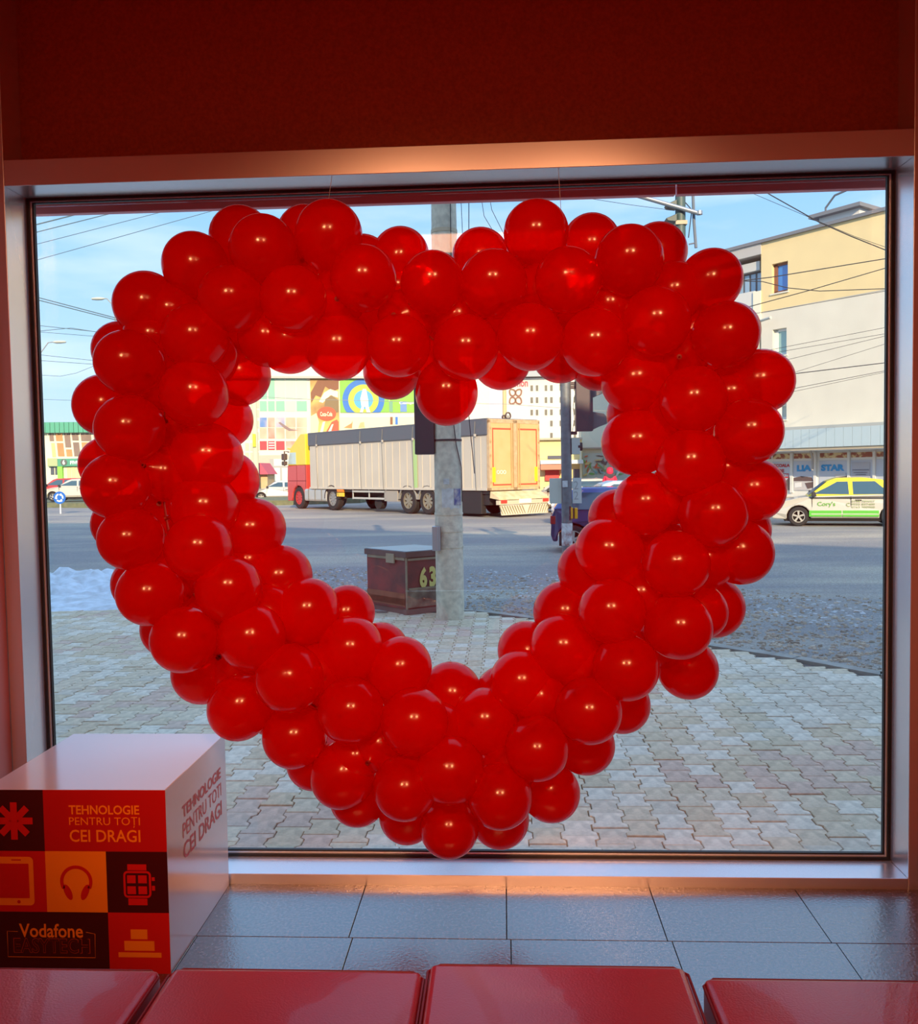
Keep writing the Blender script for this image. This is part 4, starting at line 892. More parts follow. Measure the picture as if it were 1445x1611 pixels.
for px in (500, 569, 604, 652, 750):
    x, _ = tpk(px, 720); G().tube([(x, TW2+.06, ZT-.05), (x+.05, TW2+.07, ZT-.7), (x, TW2+.04, ZB+.02)], .014, 5).build('strap', mat('strap_grey', (.22, .22, .20), .7), truck)
    G().box(x-.05, x+.07, TW2+.05, TW2+.08, ZT-.66, ZT-.56).build('hook', rib_m, truck)
x, _ = tpk(651, 720); x2, _ = tpk(657, 720)
G().box(x, x2, TW2+.02, TW2+.028, ZB+.1, ZT-.62).build('green_stripe', mat('stripe_pale_green', (.42, .62, .26), .6), truck)
# rear doors
for s in (-1, 1):
    d = G().box(-.04, .10, s*.14, s*(TW2-.06), ZB+.12, ZT-.14).build('rear_door', pale_cream, truck, bevel=.01)
    ra, rb = s*.20, s*(TW2-.22)
    G().box(-.052, -.04, ra, rb, ZT-.40, ZT-.34).box(-.052, -.04, ra, rb, ZB+.20, ZB+.26).box(-.052, -.04, rb, rb+s*.05, ZB+.20, ZT-.34).build('red_marking', mat('red_marking', (.72, .10, .05), .6), d)
    for yy in (.12, .24): G().cyl((-.07, s*yy, ZB+.1), (-.07, s*yy, ZT-.12), .02, n=8).build('locking_bar', mat('bar_tan', (.50, .34, .16), .5), d)
    for k in range(5): G().box(-.07, -.03, s*(TW2-.10), s*(TW2-.02), ZB+.3+k*.55, ZB+.38+k*.55).build('hinge', mat('bar_tan', (0,0,0)), d)
    G().box(-.055, -.04, s*(TW2-.32), s*(TW2-.16), ZB+.34, ZB+.95).build('yellow_marker', mat('marker_yellow', (.95, .72, .02), .5), d)
g = G()
g.box(-.05, .12, -TW2, -TW2+.10, ZB, ZT).box(-.05, .12, TW2-.10, TW2, ZB, ZT).box(-.05, .12, -TW2, TW2, ZT-.14, ZT+.03).box(-.05, .12, -TW2, TW2, ZB, ZB+.12).box(-.05, .1, -.13, .13, ZB, ZT)
g.build('rear_frame', mat('rear_frame_tan', (.68, .50, .30), .6, noise=.3, nscale=6, col2=(.5, .3, .14)), truck, bevel=.01)
g = G()
for yy in (.62, .80, .98): g.lathe([(.055, 0), (.08, 0), (.08, -.012), (.055, -.012)], (-.042, yy, ZB+.75), 'x', 16)
for yy in (.65, .8, .95): pass
g.build('round_sticker', mat('sticker_pale', (.9, .88, .8), .5), truck)
g = G(); letter(g, 'LA', .46, .82, ZB+.34, ZB+.60, lambda u, v_: (-.045, -u-.30, v_), 0); g.build('lettering', mat('faded_ink', (.55, .42, .25), .6), truck)
# lift, lights, flap
zl1 = .95
G().prism([(-.05, ZB-.03), (-.55, ZB-.28), (-.58, ZB-.38), (0, ZB-.30)], 'xz', -TW2+.05, TW2-.02).build('tail_lift', mat('tail_lift_cream', (.84, .70, .45), .5, noise=.3, nscale=4, col2=(.65, .45, .2)), truck, bevel=.01)
bp_ = G().box(-.60, -.40, -TW2+.05, TW2, .52, ZB-.40).build('bumper', mat('bumper_cream', (.72, .60, .42), .5), truck, bevel=.01)
for s in (-1, 1):
    G().box(-.625, -.60, s*(TW2-.42), s*(TW2-.08), .58, .72).build('tail_light', mat('tail_red', (.75, .06, .04), .3), bp_, bevel=.01)
g = G().box(-.618, -.60, -.35, .35, .56, .74).build('number_plate', mat('plate_white', (.8, .8, .78), .5), bp_)
G().prism([(-.58, .50), (-.62, .10), (-.60, .10), (-.50, .50)], 'xz', -TW2+.12, TW2-.10).build('mud_flap', mat('flap_cream', (.74, .66, .50), .6), truck)
g = G()
for k in range(-9, 10):
    y = k*.14; s = 1 if k >= 0 else -1
    g.prism([(y, .14), (y+.03, .14), (y+.03+s*.18, .48), (y+s*.18, .48)], 'yz', -.628, -.60)
g.build('flap_rib', mat('flap_rib', (.35, .27, .16), .7), truck)
# chassis and running gear
G().box(.1, TL_-.1, -.5, .5, ZB-.35, ZB).box(.1, TL_, TW2-.22, TW2-.08, ZB-.14, ZB).build('chassis', frame_k, truck)
G().box(.15, tpk(700, 780)[0], -TW2+.2, TW2-.15, .5, ZB-.05).build('axle_housing', frame_k, truck)
wr_ = .60
for px in (641, 672, 708):
    x, _ = tpk(px, 800)
    for s in (-1, 1):
        w_ = wheel(truck, x, s*(TW2-.25), wr_, wr_, .42, 8, mat('truck_rim', (.30, .27, .21), .5, .3))
    g = G(); n = 10
    for k in range(n):
        a, b = PI*.03+PI*.94*k/n, PI*.03+PI*.94*(k+1)/n
        g.prism([(x+math.cos(q)*r_, wr_+math.sin(q)*r_) for q, r_ in ((a, .66), (b, .66), (b, .71), (a, .71))], 'xz', TW2-.5, TW2-.02)
    g.build('mudguard', mat('mudguard_grey', (.30, .30, .29), .6), truck)
G().box(tpk(757, 790)[0], tpk(724, 790)[0], TW2-.3, TW2-.03, .12, ZB-.02).build('rear_skirt', frame_k, truck, bevel=.03)
a_, b_ = tpk(606, 790)[0], tpk(554, 790)[0]
g = G()
for zz in (.62, .95): g.box(a_, b_, TW2-.08, TW2-.03, zz, zz+.09)
for k in range(3): xx = a_+(b_-a_)*k/2; g.box(xx-.03, xx+.03, TW2-.10, TW2-.06, .6, ZB)
g.build('side_guard', mat('guard_grey', (.50, .49, .46), .5), truck)
G().box(tpk(625, 790)[0], tpk(604, 790)[0], TW2-.4, TW2-.03, .55, 1.05).build('tool_box', mat('tool_box_grey', (.36, .33, .29), .6), truck, bevel=.02)
lx = tpk(590, 790)[0]; G().cyl((lx, TW2-.5, .45), (lx, TW2-.2, .45), .30, n=20).build('spare_wheel', tyre, truck)
# tractor
xr, xf = tpk(522, 803)[0], tpk(469, 803)[0]
for xx, rm in ((xr, mat('truck_rim_silver', (.34, .33, .32), .4, .4)), (xf, mat('truck_rim_red', (.50, .05, .05), .5))):
    for s in (-1, 1): wheel(truck, xx, s*(TW2-.25), wr_, wr_, .36, 10, rm)
g = G(); n = 10
for k in range(n):
    a, b = PI*.0+PI*k/n, PI*(k+1)/n
    g.prism([(xr+math.cos(q)*r_, wr_+math.sin(q)*r_) for q, r_ in ((a, .66), (b, .66), (b, .70), (a, .70))], 'xz', TW2-.55, TW2-.0)
g.build('mudguard', frame_k, truck)
a_, b_ = tpk(513, 790)[0], tpk(479, 790)[0]
ft = G().prism([(TW2-.06, .45), (TW2-.02, .55), (TW2-.02, 1.0), (TW2-.06, 1.1), (TW2-.6, 1.1), (TW2-.6, .45)], 'yz', a_, b_).build('fuel_tank', mat('tank_aluminium', (.62, .60, .56), .35, .5), truck, bevel=.04, seg=3)
for k in range(3):
    x = a_+(b_-a_)*(.2+.3*k); G().box(x-.03, x+.03, TW2-.03, TW2-.0, .5, 1.08).build('tank_strap', mat('strap_grey', (0,0,0)), ft)
G().box(a_-1.9, xf+.6, -.45, .45, .6, 1.0).build('tractor_frame', frame_k, truck)
xa, xb = tpk(540, 780)[0], tpk(530, 780)[0]
G().box(xa, xb, TW2-.1, TW2-.0, .95, 1.2).build('side_lamp', mat('orange_lamp', (.95, .25, .02), .4), truck, bevel=.01)
G().box(xa, xb, TW2-.1, TW2-.0, .72, .92).build('side_lamp', mat('yellow_lamp', (.9, .6, .06), .4), truck, bevel=.01)
cr_, cf_ = tpk(488, 780)[0]-.0, tpk(451.5, 780)[0]
zs = tpk(470, 732)[1]
czt = tpk(480, 682)[1]
cabr = mat('cab_red', (.58, .07, .06), .35, coat=.4); caby = mat('cab_yellow', (.80, .62, .05), .35, coat=.4)
c2 = cf_-cr_
x_ = lambda k: cr_+.45+(c2-.45)*k
lowp = [(x_(0), .95), (x_(0), zs), (x_(.97), zs), (x_(1), 1.7), (x_(1), .42), (x_(.80), .42)]+[(xf+.66*math.cos(a), wr_+.66*math.sin(a)) for a in [0+PI*k/8 for k in range(9)]]
G().prism(lowp, 'xz', -TW2+.08, TW2-.05).build('cab_lower', cabr, truck, bevel=.05, seg=3)
G().prism([(x_(0), zs), (x_(0), czt), (x_(.25), czt), (x_(.72), czt-.62), (x_(.80), czt-.72), (x_(.97), zs)], 'xz', -TW2+.08, TW2-.05).build('cab_upper', caby, truck, bevel=.05, seg=3)
zl, zh = zs+.05, tpk(460, 712)[1]
G().prism([(x_(.93), zl+.02), (x_(.50), zl+.02), (x_(.50), zh), (x_(.82), zh)], 'xz', TW2-.06, TW2-.035).build('side_window', mat('cab_glass', (.50, .62, .60), .1, spec=1), truck)
G().prism([(x_(.8), czt-.75), (x_(.95), czt-.70), (x_(.97), czt-.78), (x_(.82), czt-.82)], 'xz', -TW2+.1, TW2-.05).build('sun_visor', caby, truck, bevel=.01)
xm = tpk(449, 720)[0]
G().tube([(x_(.9), TW2-.1, tpk(449, 713)[1]+.05), (xm-.1, TW2+.1, tpk(449, 713)[1]+.1), (xm-.1, TW2+.1, tpk(449, 733)[1])], .04, 6).build('mirror_arm', mat('mirror_brown', (.09, .06, .05), .5), truck)
G().box(xm-.25, xm+.05, TW2+.0, TW2+.22, tpk(449, 724)[1], tpk(449, 714)[1]).box(xm-.25, xm+.05, TW2+.0, TW2+.22, tpk(449, 732)[1], tpk(449, 726)[1]).build('mirror', mat('mirror_brown', (.09, .06, .05), .5), truck, bevel=.03)
g = G()
for k in range(5): g.box(x_(1)-.03, x_(1)+.03, -TW2+.3, TW2-.1, 1.0+k*.17, 1.07+k*.17)
g.build('grille_bar', mat('grille_maroon', (.22, .03, .03), .6), truck)
G().box(x_(.97), x_(1)+.05, TW2-.5, TW2-.1, .62, .86).build('headlight', mat('headlight', (0,0,0)), truck, bevel=.02)
g = G()
for xx in (x_(.48), x_(.02)): g.box(xx-.02, xx+.02, TW2-.06, TW2-.045, 1.15, zs)
g.box(x_(.0), x_(.95), TW2-.06, TW2-.045, 1.5, 1.54); g.build('door_gap', mat('cab_seam', (.25, .03, .03), .6), truck)
rx_ = tpk(797, 650)[0]
g = G(); g.lathe([(.11, -.02), (.16, -.02), (.16, .03), (.11, .03), (.11, -.02)], (.3, .05, ZT+.20), 'x', 20)
g.lathe([(.06, -.04), (.10, -.04), (.10, .04), (.06, .04), (.06, -.04)], (.35, .25, ZT+.14), 'x', 16)
g.cyl((.3, .05, ZT), (.3, .05, ZT+.22), .02, n=8).cyl((.3, .4, ZT+.06), (.3, -.1, ZT+.06), .02, n=6)
tag(g.build('hose_reel', mat('reel_dark', (.12, .09, .08), .6), truck), '', '') ; o = bpy.data.objects['hose_reel']; del o['category']; o['label'] = 'dark coiled hose reel on the trailer roof'

# ================================================================== buildings
def facade(name, label, cat, px0, py0, dep, ddir, lz=ROAD):
    """vertical plane through pixel px0 at depth dep whose rightward direction (camera lateral, depth) is ddir."""
    o = CL((px0-722)/FPX*dep, dep, lz); d = CL(*ddir); rz = math.atan2(d.y, d.x)
    return thing(name, label, cat, o, rz), o, rz
class Fc:
    def __init__(s, t, o, rz): s.t, s.o, s.rz = t, o, rz
    def p(s, px, py): return pick(px, py, s.o, s.rz)
    def rect(s, x0, y0, x1, y1):
        a = s.p(x0, (y0+y1)/2); b = s.p(x1, (y0+y1)/2); c = s.p((x0+x1)/2, y0); d = s.p((x0+x1)/2, y1); return a[0], b[0], d[1], c[1]
    def box(s, g, x0, y0, x1, y1, d0, d1): a, b, c, d = s.rect(x0, y0, x1, y1); return g.box(a, b, -d1, -d0, c, d)
    def poly(s, g, pts, d0, d1): return g.prism([s.p(*q) for q in pts], 'xz', -d1, -d0)
    def part(s, name, m, x0, y0, x1, y1, d0=0, d1=.05, parent=None, label=None, bevel=0):
        o = s.box(G(), x0, y0, x1, y1, d0, d1).build(name, m, parent or s.t, bevel=bevel)
        if label: o['label'] = label
        return o
    def write(s, txt, m, x0, y0, x1, y1, d=.06, bold=.02, parent=None, label=None):
        a, b, c, e_ = s.rect(x0, y0, x1, y1); g = G(); letter(g, txt, a, b, c, e_, lambda u, v_: (u, -d, v_), bold); o = g.build('lettering', m, parent or s.t)
        if label: o['label'] = label
        return o
# --- right: beige block with the driving school shop
t, o, rz = facade('beige_building', 'beige and yellow rendered building with a driving school shop on its ground floor', 'building', 1385, 700, 33, (.572, -.820))
B = Fc(t, o, rz)
ylw = mat('yellow_render', (.86, .68, .36), .9, noise=.2, nscale=1.2, col2=(.76, .60, .33), bump=.2, bscale=30); wht = mat('grey_white_render', (.78, .74, .62), .9, noise=.2, nscale=1.2, col2=(.68, .64, .54), bump=.2, bscale=30)
sc_ = mat('corrugated_panel', (.50, .62, .66), .5); frm = mat('white_pvc', (.78, .80, .78), .5)
zj = B.p(1290, 475)[1]; zr0 = B.p(1290, 359)[1]; zc = B.p(1300, 676)[1]
xe = B.p(1198, 600)[0]; xr_ = 9.0
# wall with real window recesses: built of boxes round the openings
W1 = B.rect(1215, 413, 1240, 460); W2 = B.rect(1216, 517, 1238, 559); W3 = B.rect(1222, 635, 1238, 660)
def wall_holes(name, m, x0, x1, z0, z1, holes, th=.35):
    xs = sorted({x0, x1, *[q for h_ in holes for q in h_[:2] if x0 < q < x1]}); zs_ = sorted({z0, z1, *[q for h_ in holes for q in h_[2:] if z0 < q < z1]}); g = G()
    for a, b in zip(xs, xs[1:]):
        for c, d in zip(zs_, zs_[1:]):
            mx2, mz2 = (a+b)/2, (c+d)/2
            if not any(h_[0] < mx2 < h_[1] and h_[2] < mz2 < h_[3] for h_ in holes): g.box(a, b, 0, th, c, d)
    return g.build(name, m, t)
wall_holes('upper_wall', ylw, xe, xr_, zj, zr0, [W1]); wall_holes('lower_wall', wht, xe, xr_, zc, zj, [W2, W3])
G().box(xe, xr_, .35, 8, zc, zr0).build('inner_block', mat('interior_dark', (.10, .09, .08), .9), t)
G().box(xe, xr_, -.01, .0, zj-.02, zj+.02).build('wall_joint', mat('joint_grey', (.5, .48, .42), .9), t)
for (a, b, c, d), fm, gm, nm in ((W1, mat('brown_window_frame', (.24, .10, .06), .5), mat('window_blue', (.05, .22, .60), .08, spec=1), 'brown framed window reflecting blue sky'), (W2, frm, mat('window_teal', (.32, .50, .46), .15, spec=1), 'white framed window with pale blind'), (W3, frm, mat('window_grey', (.45, .50, .46), .3), 'small lower window')):  # blue pane colour stands in for reflected sky
    g = G(); w_ = .10
    g.box(a, b, .16, .24, c, c+w_).box(a, b, .16, .24, d-w_, d).box(a, a+w_*1.6, .16, .24, c, d).box(b-w_*.6, b, .16, .24, c, d)
    wf_ = g.build('window', fm, t); wf_['label'] = nm
    G().box(a, b, .20, .23, c, d).build('pane', gm, wf_)
    G().box(a-.06, b+.06, -.05, .16, c-.06, c).build('window_ledge', wht, t)
G().box(xe-3.2, xr_, -.12, 8, zr0, zr0+.13).build('roof_slab', mat('roof_edge_grey', (.20, .21, .23), .7), t)
# set back part with loggia left of the corner
x1l = xe; x0l = xe-9
G().box(x0l, x1l, 1.0, 8, zc, zr0).build('recessed_wall', mat('loggia_wall', (.55, .46, .33), .9), t)
G().box(x0l, x1l+.02, -.05, 1.0, zr0-.45, zr0).build('loggia_fascia', mat('fascia_grey', (.50, .48, .45), .8), t)
lz0, lz1 = B.p(1185, 490)[1], B.p(1185, 458)[1]
G().box(x0l, x1l-.35, -.0, .12, lz0-.5, lz1).build('balcony_parapet', mat('parapet_white', (.66, .66, .62), .8), t)
G().box(x1l-.36, x1l+.0, -.06, .3, B.p(1195, 505)[1], B.p(1195, 458)[1]).build('balcony_pier', mat('pier_cream', (.85, .80, .62), .9), t)
la, lb = B.p(1160, 440)[0], B.p(1191, 440)[0]; z1l, z0l = B.p(1180, 426)[1], B.p(1180, 461)[1]
lw_ = G().box(la-1, lb, .45, .55, z0l, z1l).build('window', mat('loggia_frame', (.10, .11, .12), .5), t); lw_['label'] = 'loggia glazing under a roller shutter box'
for k in range(5):
    a = la-.6+k*(lb-la+.6)/5; G().box(a+.05, a+(lb-la+.6)/5-.05, .43, .45, z0l+.08, z1l-.08).build('pane', mat('loggia_glass', (.28, .42, .55), .15, spec=1), lw_)
G().box(la-1, lb, .2, .5, z1l, B.p(1180, 412)[1]).build('shutter_box', mat('shutter_grey', (.60, .60, .56), .6), t)
G().tube([(xe+.1, -.3, B.p(1205, 506)[1]), (xe+.9, -.6, B.p(1213, 504)[1])], .06, 8).build('vent_pipe', mat('pale_pipe', (.62, .60, .52), .5), t)
G().box(xe-.25, xe-.1, -.06, .1, zc, B.p(1195, 505)[1]).build('downpipe', mat('pipe_grey', (.42, .42, .40), .5), t)
# roof hatch and rail
ha, hb = B.p(1262, 355)[0], B.p(1372, 335)[0]
zk = B.p(1320, 348)[1]
G().box(ha, hb-1.2, 1.2, 4.5, zr0+.1, zr0+.75).build('roof_hatch', mat('hatch_white', (.74, .72, .68), .7), t)
G().box(ha-.3, hb-1.0, .9, 4.8, zr0+.75, zr0+.90).build('hatch_cover', mat('roof_edge_grey', (0,0,0)), t)
G().tube([(ha+.1, 1.5, zr0+.8), (ha+.1, 1.5, zr0+1.2), (ha+.5, 1.5, zr0+1.6), (ha+3.6, 1.5, zr0+2.0), (ha+3.75, 1.5, zr0+1.9), (ha+3.75, 1.5, zr0+.85)], .045, 8).build('roof_rail', mat('rail_grey', (.18, .20, .22), .5, .5), t, smooth=True)
# canopy of corrugated sheets and the shop
zq = B.p(1300, 704)[1]; xs0 = B.p(1150, 700)[0]
G().box(xs0-6, xr_, -.9, .2, zc+.02, zc+.14).build('canopy_cap', mat('canopy_cap', (.45, .48, .46), .6), t)
cs = G().box(.0, .35, -.06, 0, zq, zc+.02).build('canopy_panel', sc_, t)
for k in range(200):
    x = xs0-6+k*.36
    if x > xr_-.36: break
    if k: inst(cs, t, (x, -.84, 0))
    else: cs.location = (x, -.84, 0)
G().box(xs0-6, xr_, -.84, .2, zq-.10, zq).build('canopy_soffit', mat('soffit_tan', (.55, .47, .34), .7), t)
G().box(xs0-6, xr_, .45, .6, 0, zq-.1).build('shop_front', frm, t)
G().box(xs0-6, xr_, -.15, .45, 0, .62).build('shop_plinth', mat('plinth_tan', (.52, .46, .36), .8), t)
lam = mat('window_vinyl', (.56, .62, .72), .45); band_m = mat('food_frieze', (.35, .12, .08), .6, noise=.9, nscale=5, col2=(.75, .62, .35))
B.o = Vector(B.o)+Vector((math.sin(rz), -math.cos(rz), 0))*(-.45)      # the glazing plane lies .45 m behind the wall face
def gp_(name, m, x0, y0, x1, y1, d0, d1, parent=None):
    a, b, c, d = B.rect(x0, y0, x1, y1); return G().box(a, b, .45-d1, .45-d0, c, d).build(name, m, parent or t)
def gw_(txt, m, x0, y0, x1, y1, bold=.02, parent=None):
    a, b, c, d = B.rect(x0, y0, x1, y1); g = G(); letter(g, txt, a, b, c, d, lambda u, v_: (u, .45-.035, v_), bold); return g.build('lettering', m, parent or t)
bays = [(1192, 1215, 716, 726), (1216, 1245, 715, 772), (1249, 1282, 713, 772), (1290, 1335, 711, 772), (1339, 1375, 709, 772), (1379, 1402, 708, 772), (1408, 1440, 707, 772)]
for i, (a, b, y0, y1) in enumerate(bays):
    yt = 721-(a-1216)*.022
    fz_ = gp_('frieze_panel', band_m, a+1, yt-7, b-1, yt+1, .0, .02); fz_['label'] = 'food picture strip'
    if i == 0: continue
    w_ = gp_('shop_window', lam, a, yt+5, b, 772, .0, .02)
    gp_('mullion', frm, b, yt-9, b+4 if i < 6 else b+2, 775, .0, .08)
rd = mat('shop_red', (.55, .05, .06), .5); bl = mat('shop_blue', (.02, .32, .68), .5)
gw_('ȘCOALA', rd, 1218, 729.5, 1244, 736.5, .05); gw_('DE', rd, 1227, 738, 1235, 743.5, .05)
gp_('red_sign', rd, 1222, 745, 1242, 752, .02, .03); gw_('ȘOFERI', mat('sign_white', (0,0,0)), 1223, 746, 1241, 751, .04)
gw_('LIA', bl, 1255, 731.5, 1278, 741.5, .06); gw_('STAR', bl, 1293, 730.5, 1330, 741, .06)
dp = gp_('door_panel', mat('door_vinyl', (.48, .50, .56), .5), 1342, 727, 1370, 772, .02, .04)
gw_('INTRARE', mat('ink_dark', (.12, .12, .16), .6), 1347, 734, 1362, 736, .02)
g = G()
for yy, a_, b_ in ((739, 1343, 1369), (743, 1345, 1366), (746.3, 1348, 1364)):
    a, b, c, d = B.rect(a_, yy, b_, yy+.7); g.box(a, b, .39, .41, c, d)
g.build('notice_line', mat('ink_dark', (0,0,0)), t)
# car picture printed on the glass
def shape(pts, m, name, d=.035):
    q = [B.p(*p) for p in pts]; g = G(); g.prism(q, 'xz', .45-d, .45-.02); return g.build(name, m, t)
pk, pl_ = mat('picture_brown', (.14, .10, .10), .6), mat('picture_pale', (.60, .60, .62), .5)
shape([(1250, 752), (1262, 749), (1278, 751), (1281, 757), (1250, 757)], pk, 'car_picture'); shape([(1250, 757), (1281, 757), (1281, 771), (1250, 771)], pl_, 'car_picture')
shape([(1252, 760), (1262, 759), (1262, 766), (1252, 767)], mat('sign_white', (0,0,0)), 'car_picture', .045); shape([(1268, 760), (1281, 758), (1281, 767), (1272, 769)], pk, 'car_picture', .045)
shape([(1291, 758), (1303, 757), (1303, 764), (1291, 768)], pl_, 'car_picture'); shape([(1308, 757), (1318, 751), (1334, 748), (1334, 754), (1320, 757)], pk, 'car_picture'); shape([(1315, 746), (1332, 744), (1333, 749), (1316, 751)], pl_, 'car_picture', .045)
shape([(1238, 756), (1244, 750), (1245, 771), (1236, 771)], mat('picture_brown', (0,0,0)), 'car_picture')
G().tube([(B.p(1286, 710)[0], .0, zq-.12), (B.p(1287, 716)[0], .1, zq-.4), (B.p(1287, 730)[0], .1, zq-.9)], .05, 8).build('downpipe', mat('pipe_grey', (0,0,0)), t)

# --- white tower with flower logo
t, o, rz = facade('hotel_building', 'tall white hotel block with rows of small windows and a four petal logo', 'building', 850, 650, 118, (.996, -.09))
B = Fc(t, o, rz); wt = mat('white_tower', (.76, .72, .62), .9)
a, b, c, d = B.rect(797, 593, 1010, 760); G().box(a-3, b, 0, 14, 0, d).build('wall', wt, t)
a, b, c, d = B.rect(800, 583, 900, 593); G().box(a, b-2, -1, 14, c, d).build('roof', mat('tower_roof', (.42, .45, .46), .8), t)
wn = mat('tower_window', (.14, .14, .11), .4)
for xs_, ys_ in (((837, 845.4, 859.4, 868, 882.8, 893, 905, 916, 930, 942), (610.6, 629.5, 648.9)), ((868, 882.8, 893, 905, 930), (666.4,)), ((868, 905), (685.7,))):
    for yy in ys_:
        for xx in xs_:
            k = -(xx-850)*.012; B.part('window', wn, xx-1.9, yy+k-4.4, xx+1.9, yy+k+4.4, 0, .06)
g = G(); lm = mat('logo_brown', (.28, .14, .09), .7)
for sx2, sy2 in ((-1, -1), (1, -1), (-1, 1), (1, 1)):
    cx, cy = 811.5+sx2*4.6, 624+sy2*6.0; pts = []
    for k in range(20):
        u = 2*PI*k/20; rr = 4.0*(1+.45*math.exp(-((math.atan2(math.sin(u-math.atan2(sy2, sx2)), math.cos(u-math.atan2(sy2, sx2))))/.45)**2)); pts.append(B.p(cx+math.cos(u)*rr*.8, cy+math.sin(u)*rr*.95))
    outline(g, pts, .2, lambda u, v_: (u, -.08, v_))
g.build('logo', lm, t); B.write('mon', mat('hotel_red', (.55, .08, .12), .6), 811, 600, 831, 608.5, .1, .02)
tp = thing('utility_pole', 'yellowish pole rising behind the rear of the trailer', 'pole', at_d(795, 700, 60)*Vector((1, 1, 0)) if False else Vector((at_d(795, 700, 60).x, at_d(795, 700, 60).y, ROAD)))
G().cyl((0, 0, 0), (0, 0, 9.5), .17, .13, 12).build('shaft', mat('yellow_pole', (.70, .52, .28), .8), tp)
G().cyl((-.3, 0, 5.2), (.3, 0, 5.2), .03, n=8).build('bracket', mat('reel_dark', (0,0,0)), tp)

# --- market hall with posters
t, o, rz = facade('market_hall', 'white panelled market hall with glass bays and large food and logo posters', 'building', 540, 650, 82, (.985, .17))
B = Fc(t, o, rz); mw = mat('hall_white', (.74, .70, .60), .7)
G().box(B.p(300, 700)[0], B.p(798, 700)[0], 0, 12, 0, B.p(540, 560)[1]).build('wall', mw, t)
G().box(B.p(300, 700)[0], B.p(670, 700)[0], -.5, 0, B.p(540, 596)[1], B.p(540, 592.5)[1]).build('cornice', mat('cornice_grey', (.50, .48, .44), .8), t)
aq = mat('glass_aqua', (.20, .50, .36), .3); pw = mat('glass_pale', (.44, .58, .48), .3); 
cols = [408, 421, 433.5, 449, 466, 484]
for r_, (y0, y1) in enumerate(((595, 628), (631, 647))):
    for k, (a, b) in enumerate(zip(cols, cols[1:])): B.part('pane', (aq if r_ else (aq if k < 2 else pw)) if k != 3 else pw, a+1, y0, b-1, y1, .0, .03)
pm2 = [mat('poster_blue_sky', (.10, .24, .55), .6, noise=.6, nscale=.6, col2=(.7, .55, .5)), mat('poster_pink', (.60, .22, .17), .6, noise=.5, nscale=.5, col2=(.8, .62, .5)), mat('poster_blue_sky', (0,0,0)), mat('poster_peach', (.66, .34, .24), .6, noise=.5, nscale=.4, col2=(.8, .66, .5)), mat('poster_peach', (0,0,0))]
for k, (a, b) in enumerate(zip(cols, cols[1:])):
    B.part('poster_panel', pm2[k], a+1, 657, b-1, 672, .0, .03); B.part('poster_panel', pm2[1] if k in (1,) else pm2[3], a+1, 673, b-1, 690, .0, .03); B.part('poster_panel', mat('poster_red', (.50, .05, .07), .6) if k != 3 else pm2[1], a+1, 694, b-1, 708, .0, .03)
B.part('picture_plane', mat('plane_grey', (.25, .18, .18), .6), 440, 663, 452, 675, .03, .05) if False else None
g = G(); B.poly(g, [(438, 665), (441, 664), (458, 675), (470, 677), (455, 678), (448, 674)], .03, .05); g.build('aeroplane_picture', mat('plane_grey', (.25, .18, .18), .6), t)
g = G()
for yy in (696, 700, 704): B.box(g, 423, yy, 432, yy+1.5, .03, .04)
g.build('poster_line', mat('sign_white', (0,0,0)), t)
# entrance
B.part('entrance', mat('entrance_shade', (.52, .46, .38), .6), 408, 716, 455, 768, 0, .02)
en = B.part('entrance_frame', mat('entrance_frame', (.36, .38, .38), .5), 425, 722, 456, 768, .0, .10)
for a, b, y0, y1 in ((432, 441, 736, 757), (444, 455, 736, 757), (431, 445, 722, 733), (447, 455, 722, 733)): B.part('pane', mat('entrance_glass', (.66, .72, .64), .3), a, y0, b, y1, .10, .12, en)
# left grid of small windows
for xx in (386, 394, 402):
    for yy in (630, 645, 662, 680, 697, 712): B.part('pane', mat('left_pane', (.45, .50, .38), .5), xx, yy, xx+6, yy+12, 0, .03)
# poster one
p1 = B.part('poster', mat('poster_food', (.68, .50, .14), .6, noise=.7, nscale=.35, col2=(.30, .15, .07)), 489, 596, 533.5, 682, .0, .08, label='tall food poster with a red round badge')
def pshape(pts, m, name, parent, d=.11):
    g = G(); B.poly(g, pts, .08, d); return g.build(name, m, parent)
br, rdp, crp = mat('poster_brown', (.22, .09, .045), .6), mat('poster_badge_red', (.68, .10, .05), .6), mat('poster_cream', (.86, .80, .58), .6)
pshape([(500, 598), (533, 597), (533, 612), (524, 616), (512, 608), (505, 625), (497, 622), (490, 634), (489, 618)], br, 'picture_shape', p1)
pshape([(510, 618), (520, 612), (532, 616), (532, 626), (520, 622), (508, 634), (502, 632)], crp, 'picture_shape', p1)
pshape([(512, 628), (522, 622), (533, 630), (533, 648), (522, 652), (510, 644)], mat('poster_dark_olive', (.22, .16, .08), .6), 'picture_shape', p1, .12)
pshape([(507+15*math.cos(a)+7, 651+11*math.sin(a)) for a in [2*PI*k/24 for k in range(24)]], rdp, 'round_badge', p1, .14)
a, b, c, d = B.rect(504, 648, 523, 655); g = G(); letter(g, 'Coca-Cola', a, b, c, d, lambda u, v_: (u, -.15, v_), .02); g.build('lettering', crp, p1)
pshape([(503, 682), (508, 664), (512, 663), (508, 682)], crp, 'picture_shape', p1, .12); pshape([(512, 682), (522, 664), (530, 660), (533, 664), (533, 682)], rdp, 'picture_shape', p1, .12)
pshape([(515, 682), (522, 668), (525, 667), (520, 682)], crp, 'picture_shape', p1, .15); pshape([(489, 655), (498, 650), (502, 664), (500, 682), (489, 682)], mat('poster_pale_yellow', (.85, .78, .42), .6), 'picture_shape', p1, .12)
